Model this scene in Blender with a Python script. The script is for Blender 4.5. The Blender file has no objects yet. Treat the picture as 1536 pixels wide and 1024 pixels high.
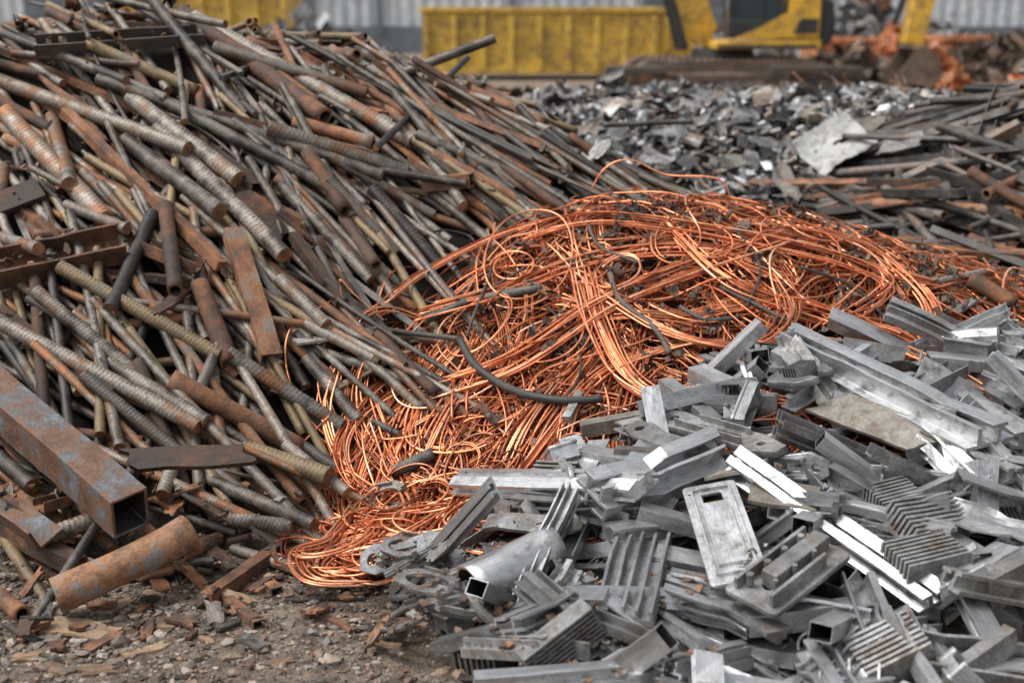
import bpy, bmesh, math, random
import numpy as np
from mathutils import Vector, Matrix
random.seed(11); rng=np.random.default_rng(11)
R_=random.uniform
scene=bpy.context.scene
COL=scene.collection
# ------------------------------------------------------------------ camera
CAMH=1.6; PITCH=math.radians(14.2); FP=1920.0
cam=bpy.data.cameras.new("camera"); cam.lens=45; cam.sensor_width=36; cam.clip_end=600; cam.clip_start=0.05
camo=bpy.data.objects.new("camera",cam); COL.objects.link(camo)
camo.location=(0,0,CAMH); camo.rotation_euler=(math.pi/2-PITCH,0,0)
cam.dof.use_dof=True; cam.dof.focus_distance=3.9; cam.dof.aperture_fstop=2.1
scene.camera=camo
# ------------------------------------------------------------------ light
SAZ=math.radians(-100); SEL=math.radians(58)
world=bpy.data.worlds.new("World"); scene.world=world; world.use_nodes=True
nt=world.node_tree; bg=nt.nodes["Background"]
sky=nt.nodes.new("ShaderNodeTexSky"); sky.sky_type='NISHITA'; sky.sun_disc=False
sky.sun_elevation=SEL; sky.sun_rotation=SAZ; sky.dust_density=3; sky.air_density=1.0
hs=nt.nodes.new("ShaderNodeHueSaturation"); hs.inputs['Saturation'].default_value=0.2; hs.inputs['Value'].default_value=1.5
nt.links.new(sky.outputs[0],hs.inputs['Color']); nt.links.new(hs.outputs[0],bg.inputs[0]); bg.inputs[1].default_value=0.15
sl=bpy.data.lights.new("sun",'SUN'); sl.energy=3.0; sl.angle=math.radians(24); sl.color=(1,0.98,0.95)
so=bpy.data.objects.new("sun",sl); COL.objects.link(so)
sd=Vector((math.sin(SAZ)*math.cos(SEL),math.cos(SAZ)*math.cos(SEL),math.sin(SEL)))
so.rotation_euler=sd.to_track_quat('Z','Y').to_euler()
scene.view_settings.view_transform='Standard'; scene.view_settings.look='None'; scene.view_settings.exposure=0

# ------------------------------------------------------------------ materials
def ramp(nt,stops,interp='LINEAR'):
    r=nt.nodes.new("ShaderNodeValToRGB"); cr=r.color_ramp; cr.interpolation=interp
    while len(cr.elements)<len(stops): cr.elements.new(0.5)
    for e,(p,c) in zip(cr.elements,stops): e.position=p; e.color=(c[0],c[1],c[2],1)
    return r
def surf_mat(name,stops,metal=0.3,rough=(0.5,0.85),scale=7,bump=0.35,rnd=0.35,val=(0.65,1.35),island=False,dirt=None,dirt_amt=0.5,fine=90,stretch=None,const=False,rib=False,fstretch=None,fc=.25):
    m=bpy.data.materials.new(name); m.use_nodes=True; nt=m.node_tree; N=nt.nodes; L=nt.links
    b=N["Principled BSDF"]
    tc=N.new("ShaderNodeTexCoord"); oi=N.new("ShaderNodeObjectInfo")
    if island:
        g=N.new("ShaderNodeNewGeometry"); rsrc=g.outputs['Random Per Island']
    else: rsrc=oi.outputs['Random']
    mul=N.new("ShaderNodeMath"); mul.operation='MULTIPLY'; mul.inputs[1].default_value=37.0; L.new(rsrc,mul.inputs[0])
    add=N.new("ShaderNodeVectorMath"); add.operation='ADD'; L.new(tc.outputs['Object'],add.inputs[0]); L.new(mul.outputs[0],add.inputs[1])
    vec=add.outputs[0]
    def strv(s):
        mp=N.new("ShaderNodeMapping"); mp.inputs['Scale'].default_value=s; L.new(vec,mp.inputs[0]); return mp.outputs[0]
    vec2=strv(stretch) if stretch else vec
    vec3=strv(fstretch) if fstretch else vec
    n1=N.new("ShaderNodeTexNoise"); n1.inputs['Scale'].default_value=scale; n1.inputs['Detail'].default_value=8; n1.inputs['Roughness'].default_value=0.68; L.new(vec2,n1.inputs['Vector'])
    sh=N.new("ShaderNodeMapRange"); sh.inputs[3].default_value=-rnd; sh.inputs[4].default_value=rnd; 
    m7=N.new("ShaderNodeMath"); m7.operation='MULTIPLY'; m7.inputs[1].default_value=7.31; L.new(rsrc,m7.inputs[0])
    fr=N.new("ShaderNodeMath"); fr.operation='FRACT'; L.new(m7.outputs[0],fr.inputs[0]); L.new(fr.outputs[0],sh.inputs[0])
    st=N.new("ShaderNodeMapRange"); st.inputs[1].default_value=0.3; st.inputs[2].default_value=0.7; st.clamp=False; L.new(n1.outputs['Fac'],st.inputs[0])
    ad=N.new("ShaderNodeMath"); ad.use_clamp=True; L.new(st.outputs[0],ad.inputs[0]); L.new(sh.outputs[0],ad.inputs[1])
    rp=ramp(nt,stops,'CONSTANT' if const else 'LINEAR'); L.new(ad.outputs[0],rp.inputs[0])
    col=rp.outputs[0]
    n2=N.new("ShaderNodeTexNoise"); n2.inputs['Scale'].default_value=fine; n2.inputs['Detail'].default_value=5; n2.inputs['Roughness'].default_value=0.7; L.new(vec3,n2.inputs['Vector'])
    metn=None
    if dirt:
        n3=N.new("ShaderNodeTexNoise"); n3.inputs['Scale'].default_value=scale*2.3; n3.inputs['Detail'].default_value=9; n3.inputs['Roughness'].default_value=0.75; L.new(vec,n3.inputs['Vector'])
        r3=N.new("ShaderNodeMapRange"); r3.inputs[1].default_value=0.62-dirt_amt*0.2; r3.inputs[2].default_value=0.74-dirt_amt*0.1; L.new(n3.outputs['Fac'],r3.inputs[0])
        mx=N.new("ShaderNodeMix"); mx.data_type='RGBA'; L.new(r3.outputs[0],mx.inputs[0]); L.new(col,mx.inputs[6]); mx.inputs[7].default_value=(*dirt,1); col=mx.outputs[2]
        iv=N.new("ShaderNodeMapRange"); iv.inputs[3].default_value=metal; iv.inputs[4].default_value=0.1; L.new(r3.outputs[0],iv.inputs[0]); metn=iv.outputs[0]
    h=N.new("ShaderNodeHueSaturation"); vr=N.new("ShaderNodeMapRange"); vr.inputs[3].default_value=val[0]; vr.inputs[4].default_value=val[1]; L.new(rsrc,vr.inputs[0]); 
    vm=N.new("ShaderNodeMapRange"); vm.inputs[1].default_value=0.3; vm.inputs[2].default_value=0.7; vm.inputs[3].default_value=1-fc; vm.inputs[4].default_value=1+fc; L.new(n2.outputs['Fac'],vm.inputs[0])
    vv=N.new("ShaderNodeMath"); vv.operation='MULTIPLY'; L.new(vr.outputs[0],vv.inputs[0]); L.new(vm.outputs[0],vv.inputs[1])
    vout=vv.outputs[0]
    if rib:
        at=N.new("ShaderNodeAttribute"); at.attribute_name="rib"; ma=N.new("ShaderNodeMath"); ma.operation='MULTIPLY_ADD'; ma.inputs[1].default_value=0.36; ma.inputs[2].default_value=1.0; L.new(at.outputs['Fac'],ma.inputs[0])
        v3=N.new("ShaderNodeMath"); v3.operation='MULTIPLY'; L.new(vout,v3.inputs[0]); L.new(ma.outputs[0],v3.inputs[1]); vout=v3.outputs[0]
    L.new(vout,h.inputs['Value']); L.new(col,h.inputs['Color']); L.new(h.outputs[0],b.inputs['Base Color'])
    if metn: L.new(metn,b.inputs['Metallic'])
    else: b.inputs['Metallic'].default_value=metal
    rr=N.new("ShaderNodeMapRange"); rr.inputs[1].default_value=0.3; rr.inputs[2].default_value=0.7; rr.inputs[3].default_value=rough[0]; rr.inputs[4].default_value=rough[1]; L.new(n1.outputs['Fac'],rr.inputs[0]); L.new(rr.outputs[0],b.inputs['Roughness'])
    if bump>0:
        ba=N.new("ShaderNodeMath"); ba.operation='ADD'; L.new(n2.outputs['Fac'],ba.inputs[0]); L.new(n1.outputs['Fac'],ba.inputs[1])
        bp=N.new("ShaderNodeBump"); bp.inputs['Strength'].default_value=bump; bp.inputs['Distance'].default_value=0.004; L.new(ba.outputs[0],bp.inputs['Height']); L.new(bp.outputs[0],b.inputs['Normal'])
    return m
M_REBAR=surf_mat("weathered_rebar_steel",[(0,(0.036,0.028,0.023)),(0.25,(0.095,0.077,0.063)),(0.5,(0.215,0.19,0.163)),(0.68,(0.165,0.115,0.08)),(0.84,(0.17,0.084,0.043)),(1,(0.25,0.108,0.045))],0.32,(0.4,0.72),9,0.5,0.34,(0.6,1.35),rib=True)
M_RUST=surf_mat("rusty_steel",[(0,(0.036,0.023,0.018)),(0.35,(0.088,0.047,0.03)),(0.6,(0.175,0.08,0.041)),(0.82,(0.28,0.122,0.053)),(1,(0.2,0.165,0.135))],0.1,(0.6,0.9),9,0.9,0.28,(0.55,1.3))
M_DARK=surf_mat("dark_oxidised_steel",[(0,(0.024,0.021,0.019)),(0.4,(0.055,0.048,0.042)),(0.7,(0.125,0.11,0.098)),(1,(0.125,0.075,0.046))],0.33,(0.42,0.7),8,0.6,0.3,(0.55,1.5),rib=True)
M_YRUST=surf_mat("ochre_rust_steel",[(0,(0.08,0.055,0.033)),(0.4,(0.17,0.12,0.066)),(0.7,(0.25,0.175,0.092)),(1,(0.21,0.185,0.15))],0.28,(0.45,0.75),9,0.6,0.25,(0.7,1.1),rib=True)
M_END=surf_mat("rust_cut_end",[(0,(0.10,0.05,0.03)),(0.5,(0.28,0.125,0.058)),(1,(0.34,0.19,0.11))],0.1,(0.7,0.95),25,0.6,0.25,(0.6,1.25))
M_BEAM=surf_mat("flaking_blue_grey_paint_over_rust",[(0,(0.05,0.03,0.022)),(0.35,(0.125,0.066,0.039)),(0.52,(0.19,0.098,0.054)),(0.6,(0.105,0.105,0.11)),(1,(0.2,0.22,0.235))],0.2,(0.5,0.85),9,1.0,0.03,(0.85,1.05),dirt=(0.11,0.056,0.031),dirt_amt=0.8)
M_ALU=surf_mat("aluminum_bright",[(0,(0.25,0.254,0.258)),(0.35,(0.41,0.415,0.42)),(0.7,(0.53,0.535,0.54)),(1,(0.62,0.625,0.63))],0.85,(0.34,0.54),7,0.35,0.32,(0.62,1.06),dirt=(0.11,0.097,0.083),dirt_amt=0.75,fine=110,stretch=(.5,2.2,2.2),fstretch=(.35,2,2),fc=.25)
M_ALUS=surf_mat("aluminum_polished",[(0,(0.36,0.365,0.37)),(0.5,(0.52,0.525,0.53)),(1,(0.64,0.645,0.65))],0.9,(0.28,0.44),7,0.3,0.15,(0.85,1.02),dirt=(0.11,0.10,0.09),dirt_amt=0.6,fine=110,stretch=(.4,2,2),fstretch=(.3,2,2),fc=.22)
M_ALUD=surf_mat("aluminum_dull",[(0,(0.11,0.112,0.114)),(0.45,(0.25,0.254,0.256)),(0.8,(0.39,0.39,0.387)),(1,(0.27,0.25,0.22))],0.65,(0.4,0.65),8,0.55,0.3,(0.6,1.2),dirt=(0.115,0.09,0.068),dirt_amt=0.9,fine=120,fc=.3)
M_ALUB=surf_mat("corroded_grey_beige_metal",[(0,(0.12,0.11,0.093)),(0.5,(0.23,0.218,0.19)),(1,(0.32,0.305,0.275))],0.3,(0.6,0.9),10,0.8,0.2,(0.75,1.15),dirt=(0.13,0.095,0.066),dirt_amt=0.85)
M_SLOT=surf_mat("black_tube_inside",[(0,(0.012,0.011,0.01)),(1,(0.04,0.036,0.032))],0.1,(0.6,0.9),8,0.3,0.2)  # near-black colour for the inner walls of hollow pipes and tubes
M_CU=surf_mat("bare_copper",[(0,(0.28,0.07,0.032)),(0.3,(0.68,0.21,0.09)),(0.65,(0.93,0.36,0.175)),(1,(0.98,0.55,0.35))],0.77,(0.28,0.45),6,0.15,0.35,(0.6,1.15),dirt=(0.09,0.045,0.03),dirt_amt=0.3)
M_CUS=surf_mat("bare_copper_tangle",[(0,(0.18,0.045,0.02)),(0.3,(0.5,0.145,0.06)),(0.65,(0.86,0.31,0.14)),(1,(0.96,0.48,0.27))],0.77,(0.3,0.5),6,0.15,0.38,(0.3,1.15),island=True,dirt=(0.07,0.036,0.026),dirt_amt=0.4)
M_CABLE=surf_mat("dirty_black_cable",[(0,(0.02,0.018,0.016)),(0.6,(0.05,0.043,0.037)),(1,(0.11,0.08,0.06))],0.0,(0.5,0.8),14,0.4,0.2)
M_FLAKE_G=surf_mat("shredded_grey_metal",[(0,(0.042,0.04,0.038)),(0.22,(0.125,0.122,0.118)),(0.42,(0.23,0.228,0.226)),(0.56,(0.16,0.11,0.08)),(0.68,(0.28,0.24,0.193)),(0.78,(0.37,0.37,0.37)),(0.95,(0.6,0.605,0.61))],0.1,(0.45,0.8),3,0.2,0.5,(0.5,1.25),island=True,const=True)
M_FLAKE_B=surf_mat("rusty_crumbs",[(0,(0.05,0.036,0.027)),(0.3,(0.11,0.072,0.05)),(0.55,(0.17,0.115,0.082)),(0.75,(0.23,0.115,0.06)),(0.9,(0.2,0.187,0.17))],0.1,(0.6,0.9),3,0.4,0.5,(0.6,1.25),island=True,const=True)
M_FLAKE_A=surf_mat("aluminum_chips",[(0,(0.06,0.06,0.06)),(0.35,(0.15,0.15,0.15)),(0.6,(0.28,0.28,0.28)),(0.88,(0.44,0.445,0.45))],0.5,(0.45,0.7),3,0.2,0.5,(0.5,1.1),island=True,const=True)
M_STONE=surf_mat("gravel_stone",[(0,(0.11,0.085,0.067)),(0.4,(0.19,0.153,0.124)),(0.7,(0.3,0.255,0.213)),(1,(0.25,0.172,0.115))],0,(0.75,0.95),12,0.6,0.5,(0.55,1.25),island=True)
M_WOOD=surf_mat("splintered_wood",[(0,(0.09,0.052,0.028)),(0.4,(0.2,0.125,0.072)),(0.7,(0.28,0.185,0.115)),(1,(0.18,0.145,0.112))],0,(0.7,0.95),14,1.0,0.3,(0.7,1.15),stretch=(1,7,3))
M_LEAF=surf_mat("dry_brown_litter",[(0,(0.032,0.023,0.018)),(0.5,(0.08,0.054,0.039)),(1,(0.155,0.11,0.08))],0,(0.7,0.95),10,0.5,0.4,island=True)
M_YEL=surf_mat("worn_yellow_paint",[(0,(0.26,0.165,0.04)),(0.25,(0.5,0.32,0.05)),(0.6,(0.64,0.41,0.055)),(1,(0.68,0.48,0.13))],0.0,(0.4,0.6),1.6,0.15,0.05,(0.95,1.05),dirt=(0.2,0.12,0.06),dirt_amt=0.75,fine=20)
M_YELX=surf_mat("machine_yellow_paint",[(0,(0.4,0.23,0.03)),(0.4,(0.66,0.37,0.035)),(1,(0.72,0.44,0.07))],0.0,(0.3,0.5),1.6,0.1,0.05,(0.97,1.03),dirt=(0.16,0.10,0.055),dirt_amt=0.65,fine=20)
M_ORG=surf_mat("worn_orange_paint",[(0,(0.22,0.095,0.05)),(0.3,(0.5,0.17,0.06)),(1,(0.58,0.24,0.1))],0.0,(0.45,0.7),2.5,0.2,0.1,(0.9,1.1),dirt=(0.13,0.07,0.04),dirt_amt=0.9,fine=20)
M_BLK=surf_mat("black_machine_paint",[(0,(0.015,0.015,0.016)),(1,(0.05,0.048,0.045))],0.1,(0.4,0.7),3,0.1,0.1)
M_TRK=surf_mat("muddy_track_steel",[(0,(0.05,0.036,0.028)),(0.5,(0.12,0.082,0.06)),(1,(0.2,0.145,0.108))],0.2,(0.6,0.9),3,0.4,0.2)
M_GLS=bpy.data.materials.new("cab_glass"); M_GLS.use_nodes=True
_b=M_GLS.node_tree.nodes["Principled BSDF"]; _b.inputs['Base Color'].default_value=(0.03,0.045,0.05,1); _b.inputs['Roughness'].default_value=0.08; _b.inputs['Specular IOR Level'].default_value=0.7
M_WALL=surf_mat("grey_corrugated_cladding",[(0,(0.36,0.395,0.42)),(0.5,(0.44,0.47,0.495)),(1,(0.51,0.535,0.555))],0.0,(0.5,0.7),0.35,0.0,0.05,(0.97,1.03),dirt=(0.24,0.24,0.23),dirt_amt=0.2,fine=3)
M_WALLD=surf_mat("dark_blue_grey_base",[(0,(0.09,0.105,0.12)),(1,(0.16,0.175,0.19))],0.0,(0.5,0.7),0.5,0.0,0.05,(0.97,1.03),fine=3)
def ground_mat():
    m=bpy.data.materials.new("packed_dirt_ground"); m.use_nodes=True; nt=m.node_tree; N=nt.nodes; L=nt.links; b=N["Principled BSDF"]
    g=N.new("ShaderNodeNewGeometry"); 
    def noi(s,d=8,r=0.65):
        n=N.new("ShaderNodeTexNoise"); n.inputs['Scale'].default_value=s; n.inputs['Detail'].default_value=d; n.inputs['Roughness'].default_value=r; L.new(g.outputs['Position'],n.inputs['Vector']); return n
    n1=noi(1.7); n2=noi(14); n3=noi(70,6,0.75)
    r1=ramp(nt,[(0.3,(0.16,0.12,0.09)),(0.5,(0.235,0.185,0.145)),(0.7,(0.31,0.255,0.205))]); L.new(n1.outputs['Fac'],r1.inputs[0])
    r2=ramp(nt,[(0.33,(0.4,0.38,0.36)),(0.5,(1,1,1)),(0.72,(1.4,1.36,1.3))]); L.new(n2.outputs['Fac'],r2.inputs[0])
    r3=ramp(nt,[(0.35,(0.5,0.48,0.46)),(0.5,(1,1,1)),(0.66,(1.4,1.38,1.34))]); L.new(n3.outputs['Fac'],r3.inputs[0])
    def mulc(a,c):
        x=N.new("ShaderNodeMix"); x.data_type='RGBA'; x.blend_type='MULTIPLY'; x.inputs[0].default_value=1; L.new(a,x.inputs[6]); L.new(c,x.inputs[7]); return x.outputs[2]
    c=mulc(mulc(r1.outputs[0],r2.outputs[0]),r3.outputs[0])
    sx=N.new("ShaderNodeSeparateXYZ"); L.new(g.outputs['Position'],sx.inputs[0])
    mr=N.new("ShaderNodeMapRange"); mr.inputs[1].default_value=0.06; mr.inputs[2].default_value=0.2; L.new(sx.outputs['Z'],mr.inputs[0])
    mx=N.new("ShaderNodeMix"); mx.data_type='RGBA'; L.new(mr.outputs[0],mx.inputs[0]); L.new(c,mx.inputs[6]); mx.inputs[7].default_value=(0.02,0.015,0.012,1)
    L.new(mx.outputs[2],b.inputs['Base Color']); b.inputs['Roughness'].default_value=0.92; b.inputs['Specular IOR Level'].default_value=0.2
    ad=N.new("ShaderNodeMath"); ad.operation='ADD'; L.new(n2.outputs['Fac'],ad.inputs[0]); L.new(n3.outputs['Fac'],ad.inputs[1])
    bp=N.new("ShaderNodeBump"); bp.inputs['Strength'].default_value=1.0; bp.inputs['Distance'].default_value=0.024; L.new(ad.outputs[0],bp.inputs['Height']); L.new(bp.outputs[0],b.inputs['Normal'])
    return m
M_GND=ground_mat()

# ------------------------------------------------------------------ object helpers
def mk(name,verts,faces,mats,midx=None,smooth=True,label=None,cat=None,group=None,kind=None,loc=(0,0,0),mat=None,parent=None):
    me=bpy.data.meshes.new(name); me.from_pydata(np.asarray(verts).tolist() if not isinstance(verts,list) else verts,[],faces)
    return mko(name,me,mats,midx,smooth,label,cat,group,kind,loc,mat,parent)
def mko(name,me,mats=None,midx=None,smooth=None,label=None,cat=None,group=None,kind=None,loc=(0,0,0),mat=None,parent=None):
    if mats is not None and len(me.materials)==0:
        for m in (mats if isinstance(mats,(list,tuple)) else [mats]): me.materials.append(m)
    if midx is not None: me.polygons.foreach_set('material_index',midx)
    if smooth is not None:
        if isinstance(smooth,bool): me.polygons.foreach_set('use_smooth',[smooth]*len(me.polygons))
        else: me.polygons.foreach_set('use_smooth',smooth)
    ob=bpy.data.objects.new(name,me); COL.objects.link(ob)
    if mat is not None: ob.matrix_world=mat
    else: ob.location=loc
    if parent is not None: ob.parent=parent
    if label: ob["label"]=label
    if cat: ob["category"]=cat
    if group: ob["group"]=group
    if kind: ob["kind"]=kind
    return ob
def qfaces(N,M,off=0):
    i=np.arange(N-1)[:,None]; j=np.arange(M)[None]; a=i*M+j; b=i*M+(j+1)%M
    return (np.stack([a,b,b+M,a+M],-1).reshape(-1,4)+off)
def sweep(path,prof,up=(0,0,1)):
    path=np.asarray(path,float); t=np.gradient(path,axis=0); t/=np.linalg.norm(t,axis=1)[:,None]+1e-9
    n=np.cross(np.broadcast_to(np.array(up,float),t.shape),t); ln=np.linalg.norm(n,axis=1)[:,None]; n=np.where(ln<1e-3,[[0,1,0]],n/(ln+1e-9)); b=np.cross(t,n)
    prof=np.asarray(prof,float)
    if prof.ndim==2: prof=np.broadcast_to(prof[None],(len(path),)+prof.shape)
    return (path[:,None]+n[:,None]*prof[:,:,0:1]+b[:,None]*prof[:,:,1:2]).reshape(-1,3)
def circ(R,M): a=np.arange(M)*2*np.pi/M; return np.stack([np.cos(a)*R,np.sin(a)*R],-1)
def bend_path(L,n,by=0,bz=0,hook=0):
    s=np.linspace(-L/2,L/2,n); q=s/(L/2)
    y=by*L*(q**2-0.33)+0.0025*L*np.sin(q*3+by*50); z=bz*L*(q**2-0.33)
    if hook: 
        k=np.clip(q-0.45,0,1); y=y+hook*L*k**2; 
    return np.stack([s,y,z],-1)
def mesh_solid(name,path,prof,mats,smooth=True,capmat=1,up=(0,0,1)):
    N=len(path); P=np.asarray(prof); Mn=P.shape[-2]
    v=sweep(path,P,up); f=qfaces(N,Mn).tolist(); f.append(list(range(Mn))[::-1]); f.append([ (N-1)*Mn+i for i in range(Mn)])
    me=bpy.data.meshes.new(name); me.from_pydata(v.tolist(),[],f)
    for m in mats: me.materials.append(m)
    nf=len(f); mi=np.zeros(nf,int); mi[-2:]=capmat; me.polygons.foreach_set('material_index',mi)
    sm=np.full(nf,smooth); sm[-2:]=False; me.polygons.foreach_set('use_smooth',sm); return me
def mesh_hollow(name,path,outer,inner,mats,smooth=True,capmat=1):
    N=len(path); O=np.asarray(outer); I=np.asarray(inner); Mn=O.shape[-2]
    v=np.concatenate([sweep(path,O),sweep(path,I)]); f1=qfaces(N,Mn); f2=qfaces(N,Mn,N*Mn)[:,::-1]
    j=np.arange(Mn); k=(j+1)%Mn; o=N*Mn; e=(N-1)*Mn
    c1=np.stack([j,o+j,o+k,k],-1); c2=np.stack([e+j,e+k,o+e+k,o+e+j],-1)
    f=np.concatenate([f1,f2,c1,c2]).tolist(); me=bpy.data.meshes.new(name); me.from_pydata(v.tolist(),[],f)
    for m in mats: me.materials.append(m)
    mi=np.zeros(len(f),int); mi[-2*Mn:]=capmat; mi[len(f1):len(f1)+len(f2)]=2 if len(mats)>2 else 0
    me.polygons.foreach_set('material_index',mi)
    sm=np.full(len(f),smooth); sm[-2*Mn:]=False; me.polygons.foreach_set('use_smooth',sm); return me
def bevel_mesh(me,w,seg=2,ang=35):
    bm=bmesh.new(); bm.from_mesh(me); bmesh.ops.recalc_face_normals(bm,faces=bm.faces)
    es=[e for e in bm.edges if len(e.link_faces)==2 and e.calc_face_angle(0)>math.radians(ang)]
    if es:
        try: bmesh.ops.bevel(bm,geom=es,offset=w,segments=seg,affect='EDGES',profile=0.6,clamp_overlap=True)
        except Exception: pass
    bm.to_mesh(me); bm.free(); return me
def rebar_mesh(L,R,by=0,bz=0,hook=0,mat=None,M=12):
    p=max(R*0.56,.0085); n=int(L/(p/4))+2; path=bend_path(L,n,by,bz,hook); th=np.arange(M)*2*np.pi/M; s=np.linspace(0,L,n)
    cw=np.cos(2*np.pi*(s[:,None]/p+0.7*np.sin(th)[None]*np.sign(np.cos(th))[None])); rib=np.clip(cw,-0.35,0.8)
    r=R*(0.96+0.07*rib*np.abs(np.cos(th))[None]**0.4+0.055*(np.abs(np.sin(th))>0.93)[None])
    r=r*(1+0.006*np.sin(s*11+R*999))[:,None]
    prof=np.stack([r*np.cos(th),r*np.sin(th)],-1)
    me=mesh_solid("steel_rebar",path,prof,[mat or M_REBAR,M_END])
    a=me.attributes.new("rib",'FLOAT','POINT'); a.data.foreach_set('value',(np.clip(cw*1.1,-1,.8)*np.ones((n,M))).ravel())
    return me
def pipe_mesh(L,R,by=0,bz=0,hook=0,mat=None,wall=0.72,M=18,flare=0):
    n=max(8,int(L/0.03)); path=bend_path(L,n,by,bz,hook); s=np.linspace(0,1,n); th=np.arange(M)*2*np.pi/M
    dent=1+0.03*np.sin(s*9+R*700)[:,None]*np.cos(2*th+s[:,None]*3)+flare*np.clip(s-0.8,0,1)[:,None]*2
    O=np.stack([R*dent*np.cos(th),R*dent*np.sin(th)],-1)
    return mesh_hollow("rusty_pipe",path,O,O*wall,[mat or M_RUST,M_END,M_SLOT])
SEC={
'angle':[(-.5,-.4),(.5,-.4),(.5,-.28),(-.38,-.28),(-.38,.5),(-.5,.5)],
'channel':[(-.5,-.3),(.5,-.3),(.5,.3),(.42,.3),(.42,-.2),(-.42,-.2),(-.42,.3),(-.5,.3)],
'ibeam':[(-.4,-.5),(.4,-.5),(.4,-.4),(.06,-.35),(.06,.35),(.4,.4),(.4,.5),(-.4,.5),(-.4,.4),(-.06,.35),(-.06,-.35),(-.4,-.4)],
'flat':[(-.5,-.09),(.5,-.09),(.5,.09),(-.5,.09)],
'square':[(-.42,-.42),(.42,-.42),(.42,.42),(-.42,.42)],
'rib':[(-.5,-.12),(.5,-.12),(.5,.1),(.44,.1),(.44,-.03),(.26,-.03),(.26,.1),(.2,.1),(.2,-.03),(.03,-.03),(.03,.14),(-.03,.14),(-.03,-.03),(-.2,-.03),(-.2,.1),(-.26,.1),(-.26,-.03),(-.44,-.03),(-.44,.1),(-.5,.1)],
'step':[(-.5,-.25),(.5,-.25),(.5,-.12),(.32,-.12),(.32,.15),(.4,.15),(.4,.26),(.04,.26),(.04,.15),(.2,.15),(.2,-.12),(-.08,-.12),(-.08,.34),(-.34,.34),(-.34,.22),(-.2,.22),(-.2,-.12),(-.5,-.12)],
'ridge':[(-.5,-.3),(.5,-.3),(.5,-.1),(.3,-.1),(.3,.12),(.12,.12),(.12,.28),(-.12,.28),(-.12,.12),(-.3,.12),(-.3,-.1),(-.5,-.1)],
'tee':[(-.5,-.2),(.5,-.2),(.5,-.1),(.06,-.1),(.06,.4),(.2,.4),(.2,.48),(-.2,.48),(-.2,.4),(-.06,.4),(-.06,-.1),(-.5,-.1)],
'rail':[(-.5,-.35),(.5,-.35),(.5,-.2),(.36,-.2),(.36,.1),(.5,.1),(.5,.22),(.16,.34),(.16,.24),(-.1,.24),(-.1,.34),(-.5,.22),(-.5,.1),(-.36,.1),(-.36,-.2),(-.5,-.2)],
'gutter':[(-.5,.35),(-.52,.1),(-.46,-.15),(-.3,-.3),(-.05,-.36),(.2,-.3),(.38,-.14),(.44,.05),(.44,.2),(.62,.2),(.62,.3),(.36,.3),(.34,.06),(.28,-.08),(.14,-.2),(-.05,-.25),(-.22,-.2),(-.36,-.08),(-.42,.12),(-.4,.35)],
'window':[(-.5,-.35),(-.1,-.35),(-.1,-.27),(-.42,-.27),(-.42,-.05),(.1,-.05),(.1,-.35),(.5,-.35),(.5,-.27),(.18,-.27),(.18,-.05),(.5,-.05),(.5,.03),(.22,.03),(.22,.3),(.34,.3),(.34,.37),(.02,.37),(.02,.3),(.14,.3),(.14,.03),(-.2,.03),(-.2,.37),(-.28,.37),(-.28,.03),(-.5,.03)],
}
def fins_sec(n=8,h=.35):
    pts=[(-.5,-.3),(.5,-.3)]; w=1.0/(2*n-1); x=.5
    for i in range(n):
        pts+= [(x,h),(x-w,h)]
        if i<n-1: pts+=[(x-w,-.18),(x-2*w,-.18)]
        x-=2*w
    return pts
SEC['fins']=fins_sec()
def prof_mesh(name,kind,L,W,mats,by=0,bz=0,twist=0,bev=0.0012,shear=0.0,dent=0.0,n=None,hs=1.0):
    sec=np.array(SEC[kind])*W; sec[:,1]*=hs
    n=n or max(5,int(L/0.05)); path=bend_path(L,n,by,bz); q=np.linspace(-1,1,n)
    a=twist*q; P=np.empty((n,len(sec),2)); 
    P[:,:,0]=sec[None,:,0]*np.cos(a)[:,None]-sec[None,:,1]*np.sin(a)[:,None]; P[:,:,1]=sec[None,:,0]*np.sin(a)[:,None]+sec[None,:,1]*np.cos(a)[:,None]
    if dent>0:
        c=R_(-.6,.6); g=np.exp(-((q-c)/0.16)**2); P[:,:,1]-= (g[:,None]*dent*W)*(P[:,:,0]>0)*0.8; P[:,:,0]-=g[:,None]*dent*W*0.35
        c=R_(-.9,.9); g=np.exp(-((q-c)/0.12)**2); P[:,:,1]+= (g[:,None]*dent*W*.6)*(P[:,:,0]<0)
    me=mesh_solid(name,path,P,mats,smooth=False,capmat=0)
    if shear:
        for v in me.vertices:
            if v.co.x>L*0.45 : v.co.x+=v.co.y*shear
            elif v.co.x<-L*0.45: v.co.x+=-v.co.y*shear*0.6+v.co.z*shear*.5
    if bev: bevel_mesh(me,bev)
    return me
def box_tube_mesh(name,L,W,Hh,mats,t=0.12,by=0,bz=0,bev=0.0015,dent=0.05):
    n=max(5,int(L/0.05)); path=bend_path(L,n,by,bz)
    c=np.array([(-W/2,-Hh/2),(-W/6,-Hh/2),(W/6,-Hh/2),(W/2,-Hh/2),(W/2,0),(W/2,Hh/2),(W/6,Hh/2),(-W/6,Hh/2),(-W/2,Hh/2),(-W/2,0)])
    P=np.broadcast_to(c[None],(n,)+c.shape).copy(); P*= (1+dent*rng.normal(0,0.35,(n,len(c),1)))
    I=P*np.array([1-2*t*min(W,Hh)/W*1.0,1-2*t*min(W,Hh)/Hh])
    me=mesh_hollow(name,path,P,I,mats,smooth=False,capmat=0)
    if bev: bevel_mesh(me,bev,ang=50)
    return me
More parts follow.
